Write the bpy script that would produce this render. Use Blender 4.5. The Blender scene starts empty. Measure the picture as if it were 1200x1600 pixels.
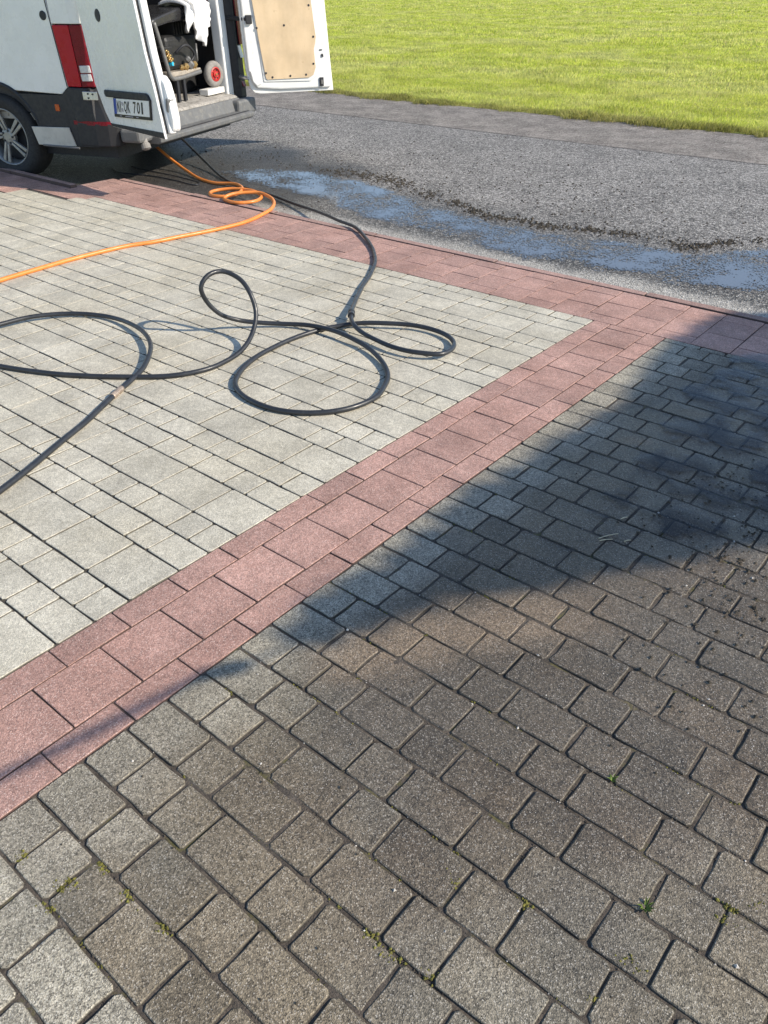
import bpy, bmesh, math, random
import numpy as np
from mathutils import Vector, Matrix, noise

# ------------------------------------------------------------------ camera, sky, sun, exposure
scene = bpy.context.scene
COL = scene.collection
R = math.radians

CAM_H = 1.5
PITCH, ROLL, YAW = 0.5979, -0.00976, 0.69746
cam_data = bpy.data.cameras.new("camera")
cam_data.sensor_width = 36.0
cam_data.lens = 1233.97 / 1600 * 36.0
cam_data.clip_start = 0.05
cam_data.clip_end = 2000
cam = bpy.data.objects.new("camera", cam_data)
COL.objects.link(cam)
fw = Vector((-math.sin(YAW) * math.cos(PITCH), math.cos(YAW) * math.cos(PITCH), -math.sin(PITCH)))
rt0 = Vector((math.cos(YAW), math.sin(YAW), 0))
up0 = rt0.cross(fw)
rt = rt0 * math.cos(ROLL) + up0 * math.sin(ROLL)
up = -rt0 * math.sin(ROLL) + up0 * math.cos(ROLL)
cam.matrix_world = Matrix(((rt.x, up.x, -fw.x, 0), (rt.y, up.y, -fw.y, 0), (rt.z, up.z, -fw.z, CAM_H), (0, 0, 0, 1)))
scene.camera = cam

SUN_AZ, SUN_EL = R(20.5), R(34)          # azimuth from +X towards +Y
SUN_DIR = Vector((math.cos(SUN_AZ) * math.cos(SUN_EL), math.sin(SUN_AZ) * math.cos(SUN_EL), math.sin(SUN_EL)))
world = bpy.data.worlds.new("World")
scene.world = world
world.use_nodes = True
wn = world.node_tree.nodes
wl = world.node_tree.links
wn.clear()
sky = wn.new("ShaderNodeTexSky")
sky.sky_type = 'NISHITA'
sky.sun_disc = False
sky.sun_elevation = SUN_EL
sky.sun_rotation = math.pi / 2 - SUN_AZ
sky.dust_density = 0.3
sky.ozone_density = 2.2
bg = wn.new("ShaderNodeBackground")
bg.inputs[1].default_value = 0.15
wo = wn.new("ShaderNodeOutputWorld")
wl.new(sky.outputs[0], bg.inputs[0])
wl.new(bg.outputs[0], wo.inputs[0])

sun_data = bpy.data.lights.new("sun", 'SUN')
sun_data.energy = 4.6
sun_data.angle = R(0.53)
sun_data.color = (1.0, 0.905, 0.755)
sun = bpy.data.objects.new("sun", sun_data)
COL.objects.link(sun)
sun.rotation_euler = SUN_DIR.to_track_quat('Z', 'Y').to_euler()
sun.location = (6, 3, 8)

vs = scene.view_settings
vs.view_transform = 'Standard'
vs.look = 'None'
vs.exposure = 0.38
vs.gamma = 1.0
vs.use_curve_mapping = False
scene.cycles.use_denoising = True
scene.cycles.denoiser = 'OPENIMAGEDENOISE'
scene.cycles.denoising_input_passes = 'RGB_ALBEDO_NORMAL'
scene.cycles.denoising_prefilter = 'ACCURATE'
scene.cycles.max_bounces = 6

# ------------------------------------------------------------------ helpers
def link(o, parent=None):
    COL.objects.link(o)
    if parent is not None:
        o.parent = parent
    return o

def tag(o, label=None, cat=None, group=None, kind=None):
    if label: o["label"] = label
    if cat: o["category"] = cat
    if group: o["group"] = group
    if kind: o["kind"] = kind
    return o

def mesh_of(name, verts, faces, mat=None, smooth=False):
    me = bpy.data.meshes.new(name)
    me.from_pydata([tuple(v) for v in verts], [], faces)
    if mat is not None:
        me.materials.append(mat)
    if smooth:
        me.polygons.foreach_set("use_smooth", [True] * len(me.polygons))
    me.update()
    return me

def obj(name, verts, faces, mat, parent=None, smooth=False):
    return link(bpy.data.objects.new(name, mesh_of(name, verts, faces, mat, smooth)), parent)

def fix_normals(o):
    bm = bmesh.new(); bm.from_mesh(o.data)
    bmesh.ops.recalc_face_normals(bm, faces=bm.faces)
    bm.to_mesh(o.data); bm.free()
    return o

def bevel(o, w=0.006, seg=2, ang=30):
    m = o.modifiers.new("bevel", 'BEVEL'); m.width = w; m.segments = seg
    m.limit_method = 'ANGLE'; m.angle_limit = R(ang)
    return o

class MB:
    """collects simple shapes that belong to one part"""
    def __init__(self): self.v = []; self.f = []
    def add(self, v, f):
        n = len(self.v); self.v += [tuple(x) for x in v]; self.f += [tuple(i + n for i in t) for t in f]; return self
    def box(self, a, b):
        x0, y0, z0 = a; x1, y1, z1 = b
        return self.add([(x0,y0,z0),(x1,y0,z0),(x1,y1,z0),(x0,y1,z0),(x0,y0,z1),(x1,y0,z1),(x1,y1,z1),(x0,y1,z1)],
                        [(0,3,2,1),(4,5,6,7),(0,1,5,4),(1,2,6,5),(2,3,7,6),(3,0,4,7)])
    def prism(self, pts, fr, off):
        """polygon pts (2d) mapped by fr(p)->3d, extruded by vector off"""
        a = [Vector(fr(p)) for p in pts]; off = Vector(off); n = len(a)
        return self.add(a + [p + off for p in a], [tuple(range(n))[::-1], tuple(range(n, 2*n))] + [(i, (i+1) % n, n+(i+1) % n, n+i) for i in range(n)])
    def sweep(self, prof_a, prof_b):
        n = len(prof_a)
        return self.add(list(prof_a) + list(prof_b), [(i, (i+1) % n, n+(i+1) % n, n+i) for i in range(n)] + [tuple(range(n))[::-1], tuple(range(n, 2*n))])
    def tube(self, pts, r, n=8, close=False, cap=True):
        P = [Vector(p) for p in pts]; m = len(P)
        rr = r if isinstance(r, (list, tuple)) else [r] * m
        T = []
        for i in range(m):
            a = P[(i-1) % m] if close or i > 0 else P[0]
            b = P[(i+1) % m] if close or i < m-1 else P[-1]
            T.append((b - a).normalized())
        N = T[0].orthogonal().normalized(); V = []
        for i in range(m):
            N = (N - T[i] * N.dot(T[i]))
            N = N.normalized() if N.length > 1e-6 else T[i].orthogonal().normalized()
            B = T[i].cross(N)
            for k in range(n):
                t = 2 * math.pi * k / n
                V.append(P[i] + (N * math.cos(t) + B * math.sin(t)) * rr[i])
        F = []
        for i in range(m if close else m-1):
            j = (i+1) % m
            for k in range(n):
                F.append((i*n+k, i*n+(k+1) % n, j*n+(k+1) % n, j*n+k))
        if cap and not close:
            F.append(tuple(range(n))[::-1]); F.append(tuple((m-1)*n+k for k in range(n)))
        return self.add(V, F)
    def lathe(self, prof, c, ax, n=24, close=False, cap=True):
        """prof: (radius, along) pairs round axis ax through c"""
        ax = Vector(ax).normalized(); e = ax.orthogonal().normalized(); g = ax.cross(e); c = Vector(c); V = []
        for r_, h in prof:
            for k in range(n):
                t = 2*math.pi*k/n
                V.append(c + ax*h + (e*math.cos(t) + g*math.sin(t))*r_)
        F = []; m = len(prof)
        for i in range(m if close else m-1):
            j = (i+1) % m
            for k in range(n): F.append((i*n+k, i*n+(k+1) % n, j*n+(k+1) % n, j*n+k))
        if not close and cap:
            F.append(tuple(range(n))[::-1]); F.append(tuple((m-1)*n+k for k in range(n)))
        return self.add(V, F)
    def build(self, name, mat, parent=None, smooth=False, bev=0, tri=False):
        o = obj(name, self.v, self.f, mat, parent, smooth)
        bm = bmesh.new(); bm.from_mesh(o.data)
        if tri: bmesh.ops.triangulate(bm, faces=[f for f in bm.faces if len(f.verts) > 4])
        bmesh.ops.recalc_face_normals(bm, faces=bm.faces)
        bm.to_mesh(o.data); bm.free()
        if bev: bevel(o, bev)
        return o

def catmull(P, step=0.02, closed=False):
    P = [Vector(p) for p in P]; out = []; n = len(P)
    for i in range(n if closed else n-1):
        if closed: p0, p1, p2, p3 = P[i-1], P[i], P[(i+1) % n], P[(i+2) % n]
        else: p0, p1, p2, p3 = P[max(i-1, 0)], P[i], P[i+1], P[min(i+2, n-1)]
        t01 = max((p1-p0).length, 1e-4)**.5; t12 = max((p2-p1).length, 1e-4)**.5; t23 = max((p3-p2).length, 1e-4)**.5
        m1 = (p2-p1) + t12*((p1-p0)/t01 - (p2-p0)/(t01+t12)); m2 = (p2-p1) + t12*((p3-p2)/t23 - (p3-p1)/(t12+t23))
        if i == 0 and not closed: m1 = (p2-p1)
        if i == n-2 and not closed: m2 = (p2-p1)
        k = max(2, int((p2-p1).length/step))
        for j in range(k):
            s = j/k; a = s*s*s; b = s*s
            out.append(p1*(2*a-3*b+1) + m1*(a-2*b+s) + p2*(-2*a+3*b) + m2*(a-b))
    if not closed: out.append(P[-1])
    return out

# ------------------------------------------------------------------ materials
class NT:
    def __init__(self, name):
        self.m = bpy.data.materials.new(name); self.m.use_nodes = True
        self.t = self.m.node_tree; self.t.nodes.clear()
        self.out = self.t.nodes.new("ShaderNodeOutputMaterial")
    def n(self, typ, **kw):
        x = self.t.nodes.new(typ)
        for k, v in kw.items():
            if k.startswith("i_"):
                key = k[2:]; key = int(key) if key.isdigit() else key
                if hasattr(v, "is_output"): self.t.links.new(v, x.inputs[key])
                else: x.inputs[key].default_value = v
            else: setattr(x, k, v)
        return x
    def link(self, a, b): self.t.links.new(a, b)
    def pos(self): return self.n("ShaderNodeNewGeometry").outputs["Position"]
    def noise(self, vec, scale, detail=3, rough=.55, out="Fac"):
        x = self.n("ShaderNodeTexNoise", i_Vector=vec, i_Scale=scale, i_Detail=detail, i_Roughness=rough); return x.outputs[out]
    def vor(self, vec, scale, out="Color", feature='F1', rnd=1.0):
        x = self.n("ShaderNodeTexVoronoi", i_Vector=vec, i_Scale=scale, i_Randomness=rnd); x.feature = feature; return x.outputs[out]
    def math(self, op, a, b=0.0, c=0.0, clamp=False):
        x = self.n("ShaderNodeMath", operation=op, use_clamp=clamp)
        for i, v in enumerate((a, b, c)):
            if hasattr(v, "is_output"): self.link(v, x.inputs[i])
            else: x.inputs[i].default_value = v
        return x.outputs[0]
    def ramp(self, f, a, b, lo=0.0, hi=1.0, smooth=True):
        x = self.n("ShaderNodeMapRange", i_Value=f); x.interpolation_type = 'SMOOTHSTEP' if smooth else 'LINEAR'
        x.inputs["From Min"].default_value = a; x.inputs["From Max"].default_value = b
        x.inputs["To Min"].default_value = lo; x.inputs["To Max"].default_value = hi
        return x.outputs["Result"]
    def mix(self, f, a, b, mode='MIX'):
        x = self.n("ShaderNodeMix", data_type='RGBA', blend_type=mode)
        for k, v in ((0, f), (6, a), (7, b)):
            if hasattr(v, "is_output"): self.link(v, x.inputs[k])
            else: x.inputs[k].default_value = v if not isinstance(v, tuple) or len(v) == 4 else v + (1,)
        return x.outputs[2]
    def gray(self, v):
        x = self.n("ShaderNodeCombineColor")
        for i in range(3): self.link(v, x.inputs[i])
        return x.outputs[0]
    def scale(self, col, v):   # colour times value
        return self.mix(1.0, col, self.gray(v) if hasattr(v, "is_output") else (v, v, v), 'MULTIPLY')
    def bump(self, h, strength, dist, normal=None):
        x = self.n("ShaderNodeBump", i_Height=h, i_Strength=strength, i_Distance=dist)
        if normal is not None: self.link(normal, x.inputs["Normal"])
        return x.outputs[0]
    def bsdf(self, col, rough=.6, normal=None, **kw):
        b = self.n("ShaderNodeBsdfPrincipled")
        for k, v in dict([("Base Color", col), ("Roughness", rough)] + list(kw.items())).items():
            k = k.replace("_", " ")
            if hasattr(v, "is_output"): self.link(v, b.inputs[k])
            else: b.inputs[k].default_value = (v + (1,)) if isinstance(v, tuple) and len(v) == 3 else v
        if normal is not None: self.link(normal, b.inputs["Normal"])
        return b.outputs[0]
    def done(self, sh): self.link(sh, self.out.inputs[0]); return self.m

def simple(name, col, rough=.5, var=.12, scale=9, bump=0.0, dirt=None, **kw):
    """plain paint or plastic with slight unevenness"""
    t = NT(name); p = t.pos()
    f = t.ramp(t.noise(p, scale, 5), .25, .75, 1-var, 1+var)
    c = t.scale(col + (1,), f)
    if dirt:
        d = t.ramp(t.noise(p, scale*2.3, 6, .65), dirt[1], dirt[1]+.22, 0, dirt[2])
        c = t.mix(d, c, dirt[0])
    rr = t.ramp(t.noise(p, scale*3, 4), .3, .7, max(rough-.08, .02), min(rough+.1, 1))
    nm = t.bump(t.noise(p, 160, 3), bump, .002) if bump else None
    return t.done(t.bsdf(c, rr, nm, **kw))
def paver_mat(name, base, light_amp=.5, stain=(.62, .55, .47), stain_amt=.35, joined=False, mask=None, grain=420, rnd=.16, spark_amt=.4, grain2=.5):
    t = NT(name); p = t.pos()
    if joined: rv = t.n("ShaderNodeNewGeometry").outputs["Random Per Island"]
    else: rv = t.n("ShaderNodeObjectInfo").outputs["Random"]
    v1 = t.n("ShaderNodeSeparateColor", i_0=t.vor(p, grain)).outputs[0]
    v2 = t.n("ShaderNodeSeparateColor", i_0=t.vor(p, grain*grain2)).outputs[1]
    g = t.math('ADD', t.math('MULTIPLY', v1, .6), t.math('MULTIPLY', v2, .4))
    gf = t.ramp(g, .12, .9, 1-light_amp, 1+light_amp*.75, smooth=False)
    blot = t.ramp(t.noise(p, 5.5, 6, .62), .28, .72, .82, 1.12)
    fine = t.ramp(t.noise(p, 38, 4, .6), .25, .75, .86, 1.1)
    per = t.ramp(rv, 0, 1, 1-rnd, 1+rnd*.7, smooth=False)
    c = t.scale(base + (1,), t.math('MULTIPLY', t.math('MULTIPLY', blot, per), fine))
    hue = t.noise(p, 2.1, 4, .6)
    c = t.mix(t.ramp(hue, .38, .68, 0, stain_amt), c, t.mix(1.0, c, stain + (1,), 'MULTIPLY'))
    rough = .78
    if mask: c, rough = mask(t, p, c, rv)
    c = t.scale(c, gf)
    spark = t.math('MULTIPLY', t.ramp(v1, .86, .97, 0, 1), t.ramp(t.noise(p, 520, 2), .45, .62, .25, 1))
    c = t.mix(t.math('MULTIPLY', spark, spark_amt), c, (.78, .75, .70))
    pits = t.ramp(t.vor(p, 34, "Distance"), .045, .075, .6, 0)
    c = t.mix(pits, c, t.scale(c, .35))
    zz = t.n("ShaderNodeSeparateXYZ", i_0=t.n("ShaderNodeTexCoord").outputs["Object"]).outputs[2]
    c = t.mix(t.ramp(zz, -.0026, -.0009, .9, 0), c, t.scale(base + (1,), .19))      # dirt on the flanks, down in the joints
    h = t.math('ADD', t.vor(p, grain, "Distance"), t.math('MULTIPLY', t.noise(p, 90, 3), 1.6))
    nm = t.bump(h, .55, .0022)
    return t.done(t.bsdf(c, rough, nm, **{"Specular IOR Level": .45}))

def sep(t, p):
    s = t.n("ShaderNodeSeparateXYZ", i_0=p); return s.outputs[0], s.outputs[1]

def dirty_mask(t, p, c, rv):
    """old grime over grey stone, washed clean along the red border and by the front edge, still wet where the water runs"""
    x, y = sep(t, p)
    w = t.math('ADD', t.noise(p, 3.2, 5, .6), t.math('MULTIPLY', rv, .22))
    a = t.ramp(t.math('ADD', x, t.math('MULTIPLY', w, -.30)), -1.37, -1.20, .75, 0)            # strip beside the border
    a = t.math('MULTIPLY', a, t.ramp(y, .7, 1.2, .55, 1))
    b = t.ramp(t.math('ADD', y, t.math('MULTIPLY', w, .06)), .235, .275, 1, 0)                  # already washed front corner
    b = t.math('MULTIPLY', b, .8)
    clean = t.math('MAXIMUM', a, b, clamp=True)
    brown = t.ramp(t.noise(p, 1.3, 4, .6), .40, .60, .15, .75)
    dark = t.mix(brown, t.scale(c, .455), t.mix(1.0, t.scale(c, .455), (1.03, .89, .74, 1), 'MULTIPLY'))
    c2 = t.mix(clean, dark, t.scale(c, .92))
    dx = t.math('ADD', x, .62); dy = t.math('ADD', y, -2.1)
    d = t.math('SQRT', t.math('ADD', t.math('MULTIPLY', t.math('MULTIPLY', dx, dx), 2.0), t.math('MULTIPLY', t.math('MULTIPLY', dy, dy), .6)))
    wet = t.ramp(t.math('ADD', d, t.math('MULTIPLY', t.noise(p, 4.0, 5, .6), .9)), 1.25, 1.85, 1, 0)
    wet = t.math('MULTIPLY', wet, t.math('SUBTRACT', 1.0, t.math('MULTIPLY', clean, .7)))
    c3 = t.mix(wet, c2, t.mix(1.0, c2, (.58, .53, .50, 1), 'MULTIPLY'))  # wet stone, darkened further to deepen the shade there
    # tan silt left where the run-off ends
    ax = t.math('ADD', x, 1.17); ay = t.math('ADD', y, -1.08)
    s_ = t.math('ADD', t.math('MULTIPLY', ax, .591), t.math('MULTIPLY', ay, .806))
    n_ = t.math('SUBTRACT', t.math('MULTIPLY', ax, .806), t.math('MULTIPLY', ay, .591))
    n_ = t.math('ABSOLUTE', t.math('ADD', t.math('SUBTRACT', n_, .075), t.math('MULTIPLY', t.math('SUBTRACT', t.noise(p, 5, 5, .6), .5), .22)))
    silt = t.math('MULTIPLY', t.math('MULTIPLY', t.ramp(n_, .02, .15, .62, 0), t.ramp(s_, -.08, .1, 0, 1)), t.ramp(s_, .6, 1.0, 1, 0))
    c3 = t.mix(silt, c3, (.27, .195, .125))
    rough = t.ramp(wet, 0, 1, .8, .33)
    return c3, rough

M = {}
LIGHT = (.57, .527, .428)
M["light"] = paver_mat("light_paver", LIGHT, .34, (.86, .83, .76), .5, rnd=.075)
M["light_j"] = paver_mat("light_paver_joined", LIGHT, .34, (.86, .83, .76), .5, joined=True, rnd=.075)
DARK = (.475, .437, .352)
M["dark"] = paver_mat("grimy_paver", DARK, .68, (.86, .83, .76), .4, mask=dirty_mask, grain=430, rnd=.14, spark_amt=.42)
M["dark_j"] = paver_mat("grimy_paver_joined", DARK, .62, (.86, .83, .76), .4, joined=True, mask=dirty_mask, grain=430, rnd=.14, spark_amt=.42)
RED = (.475, .285, .235)
M["red"] = paver_mat("red_paver", RED, .42, (.80, .74, .70), .7, rnd=.15, spark_amt=.45)
M["kerb"] = paver_mat("kerb_stone_red", (.40, .25, .21), .4, (.8, .78, .76), .5)

def soil(name, a, b, moss=0.0):
    t = NT(name); p = t.pos()
    c = t.mix(t.ramp(t.noise(p, 30, 6, .65), .3, .7), a, b)
    c = t.scale(c, t.ramp(t.noise(p, 300, 3), .25, .75, .6, 1.35))
    if moss:
        m = t.math('MULTIPLY', t.ramp(t.noise(p, 9, 5, .7), .56, .66), moss)
        c = t.mix(m, c, t.mix(t.noise(p, 60), (.10, .11, .025), (.20, .17, .04)))
    nm = t.bump(t.noise(p, 220, 4, .7), .8, .006)
    return t.done(t.bsdf(c, .9, nm))
M["bed_light"] = soil("light_joint_sand", (.055, .048, .04), (.13, .115, .095))
M["bed_dark"] = soil("dark_joint_soil", (.060, .049, .039), (.125, .102, .081), .5)
M["bed_red"] = soil("red_joint_sand", (.09, .055, .045), (.16, .11, .09))

def asphalt():
    t = NT("asphalt"); p = t.pos(); x, y = sep(t, p)
    s = t.n("ShaderNodeSeparateColor", i_0=t.vor(p, 120)); v = s.outputs[0]; v2 = s.outputs[1]
    c = t.mix(t.ramp(v, .1, .95, 0, 1, False), (.085, .079, .074), (.31, .292, .272))
    c = t.mix(t.ramp(v2, .86, .9, 0, .8), c, (.60, .57, .52))
    c = t.scale(c, t.ramp(t.noise(p, 1.6, 6, .6), .28, .72, .80, 1.15))
    c = t.scale(c, t.ramp(t.noise(p, 45, 4), .25, .75, .75, 1.2))
    big = t.n('ShaderNodeSeparateColor', i_0=t.vor(p, 52))
    c = t.mix(t.ramp(big.outputs[2], .86, .90, 0, .75), c, (.05, .047, .044))
    c = t.mix(t.ramp(big.outputs[0], .90, .93, 0, .5), c, (.55, .52, .49))
    # wet band along the gutter
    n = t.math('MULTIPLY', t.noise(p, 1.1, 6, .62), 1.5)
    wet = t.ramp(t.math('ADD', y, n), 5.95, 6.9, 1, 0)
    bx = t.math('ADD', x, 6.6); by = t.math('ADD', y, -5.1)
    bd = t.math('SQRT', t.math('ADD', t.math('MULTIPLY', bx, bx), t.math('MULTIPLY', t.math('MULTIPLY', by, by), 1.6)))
    wet = t.math('MAXIMUM', wet, t.ramp(t.math('ADD', bd, n), 2.2, 3.1, 1, 0))  # wet ground round the van, also deepening the van's shade
    dry = t.math('MULTIPLY', t.ramp(t.math('ADD', y, t.math('MULTIPLY', t.noise(p, 2.3, 4), .25)), 4.66, 4.84, 1, 0), t.ramp(x, -5.6, -5.0, 0, .92))
    wet = t.math('MULTIPLY', wet, t.math('SUBTRACT', 1.0, dry))
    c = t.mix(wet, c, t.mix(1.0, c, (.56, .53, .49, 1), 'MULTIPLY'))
    c = t.mix(t.ramp(v2, .82, .90, 0, .5), c, (.58, .56, .52))
    c = t.mix(t.ramp(t.math('ADD', bd, n), 2.1, 2.8, .72, 0), c, (.024, .023, .023))      # van's shade painted into the colour, over wet ground
    # pale gravelly edge against the kerb
    c = t.mix(t.math('MULTIPLY', dry, .75), c, t.mix(v, (.25, .235, .21), (.62, .59, .53)))
    rough = t.ramp(wet, 0, 1, .8, .5)
    h = t.math('ADD', t.vor(p, 120, "Distance"), t.math('MULTIPLY', t.noise(p, 30, 4), 1.2))
    nm = t.bump(h, .9, .006)
    return t.done(t.bsdf(c, rough, nm, **{"Specular IOR Level": .24}))
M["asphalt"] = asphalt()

def water():
    t = NT("puddle_water"); p = t.pos()
    nm = t.bump(t.noise(p, 9, 3), .05, .01)
    w = t.bsdf((.13, .145, .17), .11, nm, **{"Specular IOR Level": .62})
    tr = t.n("ShaderNodeBsdfTransparent").outputs[0]
    v = t.n("ShaderNodeSeparateColor", i_0=t.vor(p, 120)).outputs[0]
    depth = t.noise(p, 2.6, 6, .66)
    edge = t.n("ShaderNodeVertexColor"); edge.layer_name = "depth"
    e = t.n("ShaderNodeSeparateColor", i_0=edge.outputs[0]).outputs[0]
    lvl = t.math('ADD', t.ramp(depth, .36, .64, 1.0, -.05, False), t.ramp(e, 0, 1, .75, -.05))
    hole = t.ramp(t.math('SUBTRACT', v, t.math('SUBTRACT', 1.0, lvl)), -.12, .12, 0, 1)
    mx = t.n("ShaderNodeMixShader", i_0=hole, i_1=w, i_2=tr)
    return t.done(mx.outputs[0])
M["water"] = water()

def verge_brick():
    t = NT("brown_brick_strip"); p = t.pos()
    b = t.n("ShaderNodeTexBrick", i_Vector=p, i_Scale=1.0)
    b.inputs["Brick Width"].default_value = .21; b.inputs["Row Height"].default_value = .105; b.inputs["Mortar Size"].default_value = .006
    b.inputs["Color1"].default_value = (.26, .235, .21, 1); b.inputs["Color2"].default_value = (.225, .20, .18, 1); b.inputs["Mortar"].default_value = (.15, .135, .115, 1)
    c = t.scale(b.outputs[0], t.ramp(t.noise(p, 3, 6, .65), .28, .72, .65, 1.25))
    sp = t.n('ShaderNodeSeparateColor', i_0=t.vor(p, 90))
    c = t.mix(t.ramp(sp.outputs[0], .82, .9, 0, .6), c, (.42, .40, .37)); c = t.mix(t.ramp(sp.outputs[1], .85, .9, 0, .6), c, (.07, .065, .055))
    c = t.scale(c, t.ramp(t.n("ShaderNodeSeparateColor", i_0=t.vor(p, 110)).outputs[0], 0, 1, .75, 1.25, False))
    nm = t.bump(t.math('ADD', t.math('MULTIPLY', b.outputs["Fac"], -1.5), t.noise(p, 60)), .5, .006)
    return t.done(t.bsdf(c, .95, nm, **{'Specular IOR Level': .15}))
M["verge"] = verge_brick()

def lawn():
    t = NT("lawn_ground"); p = t.pos()
    c = t.mix(t.ramp(t.noise(p, .5, 6, .65), .32, .68), (.36, .42, .06), (.54, .54, .15))
    c = t.scale(c, t.ramp(t.noise(p, 22, 5, .7), .25, .75, .6, 1.3))
    nm = t.bump(t.noise(p, 30, 5, .75), 1, .06)
    return t.done(t.bsdf(c, .85, nm))
M["lawn"] = lawn()

def blades():
    t = NT("grass_blade"); p = t.pos()
    r = t.n("ShaderNodeNewGeometry").outputs["Random Per Island"]
    c = t.mix(r, (.40, .48, .05), (.70, .69, .18))
    c = t.mix(t.ramp(t.noise(p, .45, 5, .6), .40, .66, 0, .55), c, (.66, .62, .30))
    c = t.mix(t.ramp(r, .90, .93, 0, .7), c, (.50, .42, .22))
    yy_ = t.n('ShaderNodeSeparateXYZ', i_0=p).outputs[1]
    c = t.mix(t.ramp(t.math('ADD', yy_, t.math('MULTIPLY', t.noise(p, 2.2, 4), -.6)), 10.08, 10.42, .62, 0), c, (.20, .165, .075))     # dry trampled margin
    c = t.scale(c, t.ramp(t.noise(p, 1.4, 5, .65), .3, .7, .78, 1.2))
    d = t.bsdf(c, .55, **{"Specular IOR Level": .35})
    tl = t.n("ShaderNodeBsdfTranslucent", i_0=t.scale(c, 1.25)).outputs[0]
    return t.done(t.n("ShaderNodeMixShader", i_0=.5, i_1=d, i_2=tl).outputs[0])
M["blade"] = blades()

def leaf():
    t = NT("tree_leaf"); r = t.n("ShaderNodeNewGeometry").outputs["Random Per Island"]
    c = t.mix(r, (.035, .075, .015), (.09, .13, .03))
    return t.done(t.bsdf(c, .5))
M["leaf"] = leaf()
M["bark"] = simple("bark", (.11, .085, .065), .9, .3, 20, .6)
M["white"] = simple("white_van_paint", (.78, .775, .76), .28, .04, 4, dirt=((.40, .37, .33), .60, .30), **{"Coat Weight": .35, "Coat Roughness": .08})
M["white_in"] = simple("white_inner_paint", (.74, .74, .73), .4, .06, 6, dirt=((.38, .35, .31), .58, .35))
M["black_pl"] = simple("black_plastic", (.017, .0175, .021), .6, .15, 12, .2, dirt=((.05, .047, .045), .58, .3))
M["seal"] = simple("rubber_seal", (.018, .019, .024), .6, .1, 20)
M["rubber"] = simple("tyre_rubber", (.022, .022, .023), .8, .2, 25, .4, dirt=((.07, .065, .058), .52, .4))
M["grey_pl"] = simple("dusty_grey_bumper", (.125, .128, .132), .62, .15, 10, .3, dirt=((.24, .225, .20), .48, .5))
M["floor"] = simple("worn_load_floor", (.36, .34, .31), .6, .2, 14, .3, dirt=((.09, .08, .07), .46, .7))
M["alloy"] = simple("wheel_alloy", (.30, .30, .295), .42, .15, 10, Metallic=.6, dirt=((.10, .09, .08), .50, .5))
M["steel"] = simple("zinc_steel", (.55, .56, .57), .35, .1, 15, Metallic=.8)
M["red_lens"] = simple("red_lamp_lens", (.40, .004, .022), .3, .06, 5, **{"Coat Weight": .1, "Specular IOR Level": .25})
M["dark_lens"] = simple("dark_red_lamp_lens", (.17, .003, .014), .3, .15, 30, **{"Coat Weight": .1, "Specular IOR Level": .25})
M["clear_lens"] = simple("clear_lamp_lens", (.55, .55, .56), .10, .12, 60, **{"Coat Weight": .6})
M["orange_lens"] = simple("orange_marker", (.48, .085, .015), .2, .08)
M["beige"] = simple("pale_board", (.50, .48, .43), .6, .10, 8, dirt=((.26, .24, .20), .5, .4))
M["cyan"] = simple("cyan_plastic", (.02, .42, .62), .4, .1)
M["plate_w"] = simple("plate_white", (.74, .74, .72), .35, .03, 6)
M["plate_b"] = simple("plate_blue", (.01, .05, .32), .35, .04)
M["ink"] = simple("plate_ink", (.012, .012, .014), .4, .04)
M["seal_grey"] = simple("plate_seal", (.33, .31, .34), .5, .2, 80)
M["navy_in"] = simple("dark_interior", (.045, .042, .043), .8, .2, 6)
M["tube"] = simple("grey_tube", (.17, .17, .17), .45, .12, 14, Metallic=.3, dirt=((.30, .27, .23), .5, .4))
M["deck"] = simple("worn_deck_plate", (.34, .30, .25), .7, .2, 20, .3, dirt=((.12, .10, .08), .5, .5))
M["engine"] = simple("engine_black", (.020, .020, .021), .5, .25, 25, .3)
M["hood"] = simple("black_tank", (.022, .022, .024), .3, .1, 10)
M["brass"] = simple("brass", (.62, .42, .18), .3, .15, 30, Metallic=.9)
M["cloth"] = simple("white_towel", (.80, .795, .79), .95, .05, 25, .6, dirt=((.50, .48, .46), .62, .3))
M["rim_red"] = simple("red_plastic_rim", (.48, .035, .03), .4, .1)
M["grey_tyre"] = simple("grey_tyre", (.24, .225, .21), .85, .15, 30, .4)
M["block"] = simple("white_block", (.72, .70, .66), .7, .06)
M["orange_hose"] = simple("orange_hose", (.72, .225, .045), .38, .08, 12, dirt=((.80, .42, .16), .55, .5))
M["black_hose"] = simple("black_hose", (.024, .026, .031), .36, .15, 14, .15, dirt=((.085, .083, .08), .52, .35))
M["crumb"] = soil("soil_crumb", (.03, .025, .018), (.09, .072, .05))
M["grit"] = simple("pale_grit", (.55, .51, .46), .8, .25, 60)
M["moss"] = simple("moss", (.145, .135, .028), .95, .4, 40)
M["weed"] = simple("weed_leaf", (.15, .22, .04), .7, .25, 40)
M["straw"] = simple("dry_straw", (.55, .48, .33), .7, .1)

def plywood():
    t = NT("plywood"); p = t.pos()
    mp = t.n("ShaderNodeMapping", i_0=p); mp.inputs["Scale"].default_value = (1, 1, .22)
    c = t.mix(t.noise(mp.outputs[0], 14, 6, .6), (.52, .385, .235), (.66, .515, .345))
    c = t.scale(c, t.ramp(t.noise(p, 4, 5), .3, .7, .88, 1.1))
    c = t.mix(t.ramp(t.noise(p, 16, 6, .7), .60, .72, 0, .4), c, (.35, .24, .14))
    return t.done(t.bsdf(c, .65))
M["ply"] = plywood()

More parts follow.
